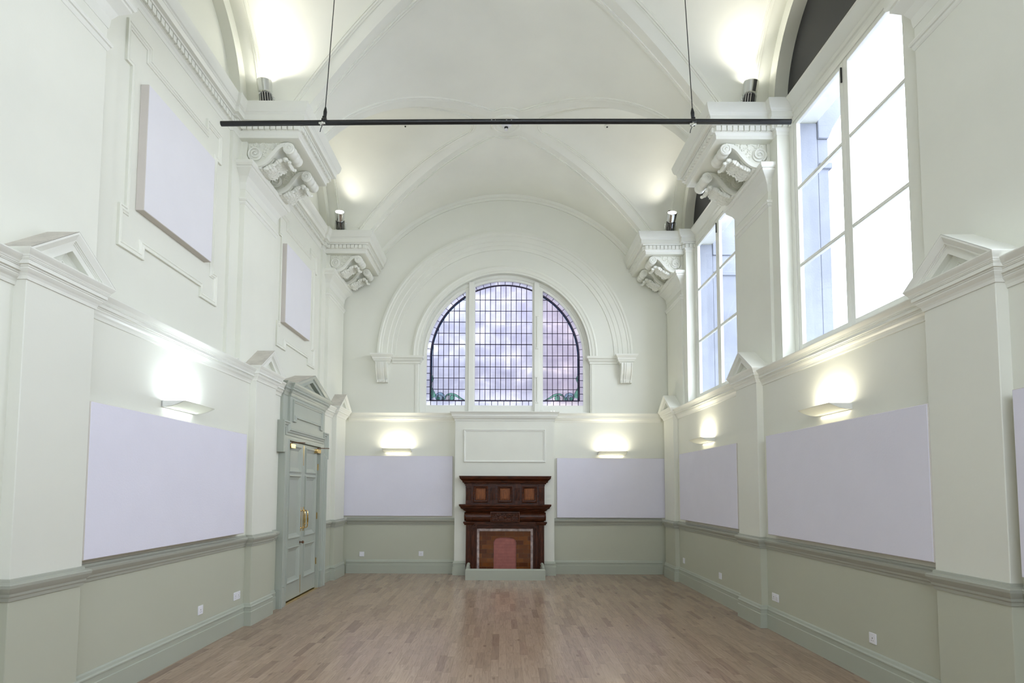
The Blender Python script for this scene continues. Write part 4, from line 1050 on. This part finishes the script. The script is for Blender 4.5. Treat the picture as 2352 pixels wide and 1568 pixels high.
shelf(0, 10.24, .69, [(-.0, 1.135), (.012, 1.135), (.02, 1.15), (.05, 1.165), (.06, 1.18), (.10, 1.205), (.105, 1.225), (.125, 1.245), (.13, 1.265), (.13, 1.275), (-.02, 1.275)], 'mantel_shelf')
for c_ in (-.660, -.222, .218, .656):
    m = MB(); fb(m, c_ - .052, c_ + .052, 10.27, 10.30, 1.28, 1.335); fb(m, c_ - .046, c_ + .046, 10.276, 10.30, 1.33, 1.56); fb(m, c_ - .052, c_ + .052, 10.268, 10.30, 1.565, 1.585); fb(m, c_ - .058, c_ + .058, 10.262, 10.30, 1.60, 1.636); fb(m, c_ - .05, c_ + .05, 10.27, 10.30, 1.585, 1.60)
    for i in range(5): x = FX + c_ - .036 + .018 * i; m.tube([(x, 10.276, 1.345), (x, 10.276, 1.555)], .006, 8)
    part(m, 'fluted_pilaster', M['mahogv'], root, .001)
for c_ in (-.441, -.002, .437):
    m = MB(); x0, x1, z0, z1 = FX + c_ - .135, FX + c_ + .135, 1.305, 1.605
    m.sweep([(x0, z0), (x1, z0), (x1, z1), (x0, z1)], [(0, 10.30), (0, 10.268), (.015, 10.264), (.022, 10.274), (.035, 10.276), (.04, 10.284), (.05, 10.292)], WE, True); fp = part(m, 'panel_frame', M['mahog'], root)
    m = MB(); m.prism([(x0 + .045, z0 + .045), (x1 - .045, z0 + .045), (x1 - .045, z1 - .045), (x0 + .045, z1 - .045)], WE, 10.30, 10.288); m.prism([(x0 + .065, z0 + .065), (x1 - .065, z0 + .065), (x1 - .065, z1 - .065), (x0 + .065, z1 - .065)], WE, 10.29, 10.280)
    sub(m, 'raised_panel', M['mahogp'], fp, root, .004)
m = MB(); pr = smooth_path([(0, .965), (.03, .975), (.055, 1.01), (.062, 1.055), (.05, 1.10), (.02, 1.13), (0, 1.14)], 4)   # bulging frieze
m.prism([(BY - .10, .965)] and [(10.26 - o, z) for o, z in pr] + [(BY, 1.14), (BY, .965)], lambda y, z, x: (x, y, z), FX - .70, FX + .70)
part(m, 'bolection_frieze', M['mahog'], root)
for s in (-1, 1):
    m = MB(); m.lathe([(.03, -.02), (.075, -.015), (.08, 0), (.075, .015), (.03, .02)], (FX + s * .715, 10.275, 1.055), (1, 0, 0), 20)
    m.prism([(10.26 - o - .012, z) for o, z in pr] + [(BY, 1.14), (BY, .965)], lambda y, z, x: (x, y, z), FX + s * .615 - .012, FX + s * .615 + .012)
    part(m, 'frieze_end', M['mahog'], root)
m = MB(); fb(m, -.262, .262, 10.185, 10.22, .955, 1.145); m.sweep([(FX - .262, .955), (FX + .262, .955), (FX + .262, 1.145), (FX - .262, 1.145)], [(0, 10.19), (0, 10.172), (.018, 10.17), (.026, 10.182), (.03, 10.19)], WE, True)
cp = part(m, 'carved_panel', M['mahog'], root, .001)
m = MB(); rnd = random.Random(5)
for s in (-1, 1):
    for c_, r0, a0 in (((.07, 1.05), .045, 0), ((.155, 1.045), .045, 2), ((.205, 1.075), .025, 1), ((.115, 1.085), .022, 4), ((.12, 1.005), .022, 3), ((.205, 1.01), .02, 5)):
        pts = [(FX + s * (c_[0] + r0 * (1 - .8 * i / 14) * cos(a0 + 5 * i / 14)), 10.180, c_[1] + r0 * (1 - .8 * i / 14) * sin(a0 + 5 * i / 14)) for i in range(15)]; m.tube(pts, [.009 * (1 - .5 * i / 14) for i in range(15)], 6)
    for i in range(22): m.ball((FX + s * rnd.uniform(.01, .225), 10.182, rnd.uniform(.99, 1.11)), (.010, .008, .009), 0, 6, 4)
m.ball((FX, 10.18, 1.05), (.022, .014, .035)); sub(m, 'carving', M['mahog'], cp, root)
for s in (-1, 1):
    a = lambda x0, x1: (min(s * x0, s * x1), max(s * x0, s * x1))
    m = MB(); x0, x1 = a(.60, .70); fb(m, x0, x1, 10.235, BY, 0, .93); x0, x1 = a(.545, .60); fb(m, x0, x1, 10.265, BY, 0, .93); x0, x1 = a(.505, .545); fb(m, x0, x1, 10.29, BY, 0, .93)
    x0, x1 = a(.625, .675); fb(m, x0, x1, 10.226, 10.24, .06, .87)
    for x in (.612, .688): m.tube([(FX + s * x, 10.233, .05), (FX + s * x, 10.233, .9)], .006, 8)
    j = part(m, 'jamb', M['mahogv'], root, .002)
    m = MB(); x0, x1 = a(.575, .715); m.sweep([(FX + x0, BY), (FX + x0, 10.235), (FX + x1, 10.235), (FX + x1, BY)], [(-o, h) for o, h in [(-.0, .905), (.012, .905), (.018, .925), (.03, .935), (.034, .96), (-.02, .965)]], MPL); fb(m, x0, x1, 10.235, BY, .905, .965); sub(m, 'jamb_cap', M['mahog'], j, root)
    m = MB(); m.prism([(FX + s * .50, .93), (FX + s * .60, .82), (FX + s * .60, .79), (FX + s * .58, .79), (FX + s * .58, .81), (FX + s * .50, .90)], WE, 10.26, 10.225); sub(m, 'mitre_bracket', M['mahog'], j, root)
m = MB(); fb(m, -.574, .574, 10.238, BY, .905, .963); fb(m, -.60, .60, 10.27, BY, .875, .905); fb(m, -.60, .60, 10.295, BY, .838, .875); part(m, 'lintel', M['mahog'], root, .002)
m = MB(); fb(m, -.508, -.462, 10.312, BY, 0, .838); fb(m, .462, .508, 10.312, BY, 0, .838); fb(m, -.462, .462, 10.312, BY, .792, .838); part(m, 'marble_slip', M['marble'], root, .002)
m = MB()     # brick surround with an arched opening
op = [(.205, 0)] + [(.205 * cos(a_) if False else .205 * (cos(a_) ** .5 if cos(a_) > 0 else 0), .57 + .11 * sin(a_)) for a_ in [PI / 2 * i / 10 for i in range(11)]]
op2 = op + [(-x, z) for x, z in reversed(op)]
rows = []
def outr(x, z):
    if z <= .575: return (math.copysign(.463, x), z)
    k = (z - .57) / .11; ang = math.atan2(z - .5, x); 
    c_, s_ = cos(ang), sin(ang); kk = min(.463 / abs(c_) if abs(c_) > 1e-6 else 9, (.792 - .5) / s_ if s_ > 1e-6 else 9); return (c_ * kk, .5 + s_ * kk)
full = [(x if abs(x) > 1e-9 else 0, z) for x, z in op2]
for x, z in full: 
    o_ = outr(x if x != 0 else 1e-7, z); rows.append([(FX + x, BY, z), (FX + x, 10.325, z), (FX + o_[0], 10.325, o_[1]), (FX + o_[0], BY, o_[1])])
m.grid(rows)
for s in (-1, 1): m.add([(FX + s * .463, 10.325, .792), (FX + s * .463, 10.325, .575), (FX + s * .36, 10.325, .792), (FX + s * .30, 10.3251, .70)], [(0, 1, 3, 2)])
part(m, 'brick_surround', M['tile'], root)
m = MB(); pts = [(x * .99, z - .002) for x, z in full]; m.prism([(FX + x, z) for x, z in pts if not (abs(x) < 1e-9)], WE, BY, 10.346); part(m, 'bricked_opening', M['pink'], root)
m = MB(); fb(m, -.215, .215, 10.285, 10.345, 0, .012); fb(m, -.24, -.20, 10.29, 10.34, .01, .05); fb(m, .20, .24, 10.29, 10.34, .01, .05); part(m, 'hearth_slab', M['marble'], root, .003)
# fender kerb
root = thing('hearth_fender', 'painted grey green box kerb on the floor in front of the fireplace', 'fender', (0, 9.8, 0))
m = MB(); X0, X1 = -.665, .700
prf = [(0, 0), (0, .165), (.008, .180), (.022, .188), (.042, .188), (.056, .180), (.062, .165), (.062, 0)]
m.sweep([(X0, 10.22), (X0, 9.79), (X1, 9.79), (X1, 10.22)], prf, MPL); part(m, 'kerb', M['skirt'], root)
for x in (X0 + .03, X1 - .03):
    m = MB(); pts = smooth_path([(x, 10.22, .215), (x, 10.12, .208), (x, 10.02, .185), (x, 9.90, .165)], 5); m.tube(pts, [.03] * len(pts), 12); part(m, 'side_roll', M['skirt'], root)

# ------------------------------------------------------------------ sockets
def make_socket(w, kind):
    """local: y across, x out of the wall"""
    root = thing('wall_socket', '', 'socket', (0, 0, 0), 'white electrical wall plates')
    m = MB(); m.box(0, .009, -w / 2, w / 2, -.043, .043); part(m, 'plate', M['plastic'], root, .003)
    if kind != 'blank':
        cs = [0] if w < .1 else [-.036, .036]
        m = MB(); h = MB()
        for c_ in cs:
            h.box(.0085, .0098, c_ - .003, c_ + .003, -.003, .007); h.box(.0085, .0098, c_ - .014, c_ - .008, -.020, -.016); h.box(.0085, .0098, c_ + .008, c_ + .014, -.020, -.016)
            m.box(.008, .0125, c_ + .018, c_ + .026, .014, .028)
        part(h, 'pin_slots', M['dark'], root); part(m, 'switch', M['plastic'], root, .001)
    else:
        m = MB(); m.box(.008, .0105, -.012, .012, -.012, .012); part(m, 'blank_insert', M['plastic'], root, .001)
    return root
SO = [(.146, 'double', XB, 6.345, .370, PI, 'white double socket on the right wall beside the middle pilaster'),
      (.086, 'single', XB, 4.700, .352, PI, 'white single socket on the right wall below the nearer big panel'),
      (.086, 'blank', XB, 7.93, .366, PI, 'white wall plate on the right wall beyond the middle pilaster'),
      (.086, 'blank', XB, 9.50, .378, PI, 'white wall plate on the right wall next to the far corner pilaster'),
      (.146, 'double', -XB, 6.36, .362, 0, 'white double socket on the left wall beside the middle pilaster'),
      (.086, 'single', -XB, 5.60, .366, 0, 'white single socket on the left wall below the lilac panel'),
      (.086, 'blank', -XB, 9.41, .362, 0, 'white wall plate on the left wall between doors and corner pilaster'),
      (.086, 'blank', -2.617, D, .346, -PI / 2, 'white blank plate on the end wall near the left corner'),
      (.086, 'single', -1.529, D, .358, -PI / 2, 'white single socket on the end wall left of the fireplace')]
protos = {}
for w, k, x, y, z, rz, lab in SO:
    key = (w, k)
    if key not in protos: o = protos[key] = make_socket(w, k)
    else: o = copy_tree(protos[key], (x, y, z), lab)
    o.location = (x, y, z); o.rotation_euler = (0, 0, rz); o['label'] = lab

# loose wire ends left on the ledges
m = MB(); m.tube(smooth_path([(-2.99, 6.12, 2.935), (-2.97, 6.20, 2.98), (-2.98, 6.28, 2.96), (-2.97, 6.33, 2.945), (-2.96, 6.36, 2.975), (-2.97, 6.42, 2.94)], 5), .0035, 6); tag(m.build('loose_wire', M['sconce']), 'thin loose wire lying on the left wall ledge before the small pediment', 'wire')
m = MB(); m.tube(smooth_path([(2.92, 6.33, 2.926), (2.93, 6.29, 2.945), (2.95, 6.33, 2.95), (2.93, 6.38, 2.94), (2.92, 6.40, 2.926)], 5), .005, 6); tag(m.build('loose_wire', M['chrome']), 'small coiled wire end on the right wall ledge beside the small pediment', 'wire')
m = MB()
for i in range(6): m.box(.82 + .018 * i, .835 + .018 * i, D - .05 + .01 * (i % 2), D - .03 + .01 * (i % 2), 2.956, 2.975 + .014 * (i % 3))
tag(m.build('debris', M['chrome'], bevel=.002), 'little heap of broken bits on the ledge under the arched window', 'debris')

# ------------------------------------------------------------------ outside
def ext_pier(yc, xo, label):
    root = thing('stone_pier', label, 'pier', (3.5, yc + .55, -1), 'stone piers outside the windows')
    m = MB(); m.box(3.5, xo, yc - .62, yc + .5, -1, 5.5); m.box(3.51, xo + .03, yc - .645, yc + .53, 5.15, 5.22); m.box(3.267, 3.5, yc - .62, yc - .602, 2.95, 5.69)
    part(m, 'shaft', M['stone'], root, .01)
    m = MB(); m.prism([(3.5, 5.5), (xo, 5.5), (xo + .05, 5.62), (xo + .16, 5.80), (xo + .20, 5.95), (xo + .20, 6.2), (3.5, 6.2)], lambda x, z, y: (x, y, z), yc - .64, yc + .55); part(m, 'capital', M['stone'], root, .01)
ext_pier(PC[2] + .0, 3.62, 'grey blue stone pier outside the nearer right window')
ext_pier(PC[3] + .0, 3.93, 'grey blue stone pier outside the farther right window')
root = thing('building', 'red brick building with white sills seen through the farther right window', 'building', (7, 16, -3))
m = MB(); m.box(5.9, 7.5, 14.5, 20, -3, 11); part(m, 'wall', M['redbrick'], root)
for z in (1.0, 4.2, 7.4):
    m = MB(); m.box(5.85, 7.3, 14.4, 14.55, z - .25, z); m.box(5.85, 7.3, 14.4, 14.55, z + 1.9, z + 2.2); sl_ = part(m, 'window_surround', M['render_w'], root)
    m = MB(); m.box(6.05, 7.1, 14.46, 14.52, z, z + 1.9); sub(m, 'window_pane', M['stone'], sl_, root)
root = thing('courtyard_wall', 'pale and brick light well wall seen through the arched leaded window', 'wall', (0, 12.6, -1))
m = MB(); m.box(-6, .95, 12.6, 12.9, -1, 7.2); part(m, 'rendered_part', M['render_w'], root)
m = MB(); m.box(.95, 6, 12.55, 12.9, -1, 7.6); part(m, 'brick_part', M['courtbrick'], root)
m = MB(); m.box(-6, .9, 12.35, 12.6, 4.10, 4.30); m.box(-6, .3, 12.3, 12.6, 3.35, 3.45); part(m, 'ledge', M['render_w'], root)
m = MB(); m.box(-30, 30, -30, 40, -3.2, -3.0); gr = struct(m.build('ground', M['stone']))

# ------------------------------------------------------------------ sky
w = bpy.data.worlds.new('World'); bpy.context.scene.world = w; w.use_nodes = True
nt = w.node_tree; bg = nt.nodes['Background']
tc = N(nt, 'ShaderNodeTexCoord'); sp_ = N(nt, 'ShaderNodeSeparateXYZ'); nt.links.new(tc.outputs['Generated'], sp_.inputs[0])
nt.links.new(ramp(nt, sp_.outputs[2], [(0, (.91, .94, 1)), (.5, (.87, .92, 1))]), bg.inputs[0]); bg.inputs[1].default_value = 4.35
# daylight portals in the window openings (guide sampling only)
for yc in BC:
    l = bpy.data.lights.new('sky_portal', 'AREA'); l.shape = 'RECTANGLE'; l.size = 2.75; l.size_y = 1.95; l.cycles.is_portal = True
    o = bpy.data.objects.new('sky_portal', l); C.objects.link(o); o.location = (3.30, yc, 4.32); o.rotation_euler = (0, PI / 2, 0)
l = bpy.data.lights.new('sky_portal', 'AREA'); l.shape = 'RECTANGLE'; l.size = 4.4; l.size_y = 2.8; l.cycles.is_portal = True
o = bpy.data.objects.new('sky_portal', l); C.objects.link(o); o.location = (0, YB - .2, 4.3); o.rotation_euler = (PI / 2, 0, 0)
l = bpy.data.lights.new('sky_portal', 'AREA'); l.shape = 'RECTANGLE'; l.size = 3.2; l.size_y = 2.8; l.cycles.is_portal = True
o = bpy.data.objects.new('sky_portal', l); C.objects.link(o); o.location = (0, D + .3, 4.3); o.rotation_euler = (-PI / 2, 0, 0)

# ------------------------------------------------------------------ camera
PX, PY, FF, PIT, YAW, ROL = 1151.07, 1041.18, 1307., .0623, -.0019, .0038
Xp = Vector((cos(YAW), -sin(YAW), 0)); Yp = Vector((sin(YAW), cos(YAW), 0)); Zp = Vector((0, 0, 1))
fw = cos(PIT) * Yp + sin(PIT) * Zp; u = -sin(PIT) * Yp + cos(PIT) * Zp
rt = cos(ROL) * Xp + sin(ROL) * u; up = -sin(ROL) * Xp + cos(ROL) * u
cd = bpy.data.cameras.new('Camera'); cam = bpy.data.objects.new('Camera', cd); C.objects.link(cam)
cam.matrix_world = Matrix(((rt.x, up.x, -fw.x, -.043), (rt.y, up.y, -fw.y, 0), (rt.z, up.z, -fw.z, 1.5478), (0, 0, 0, 1)))
cd.sensor_width = 36; cd.lens = FF / 2352 * 36; cd.shift_x = (1176 - PX) / 2352; cd.shift_y = (PY - 784) / 2352
cd.clip_start = .05
sc = bpy.context.scene; sc.camera = cam
sc.view_settings.view_transform = 'Standard'; sc.view_settings.look = 'None'; sc.view_settings.gamma = 1; sc.view_settings.exposure = 1.06
sc.view_settings.use_curve_mapping = False
sc.cycles.max_bounces = 12; sc.cycles.diffuse_bounces = 8; sc.cycles.transparent_max_bounces = 16; sc.cycles.transmission_bounces = 8
sc.cycles.sample_clamp_indirect = 8
sc.cycles.use_denoising = True
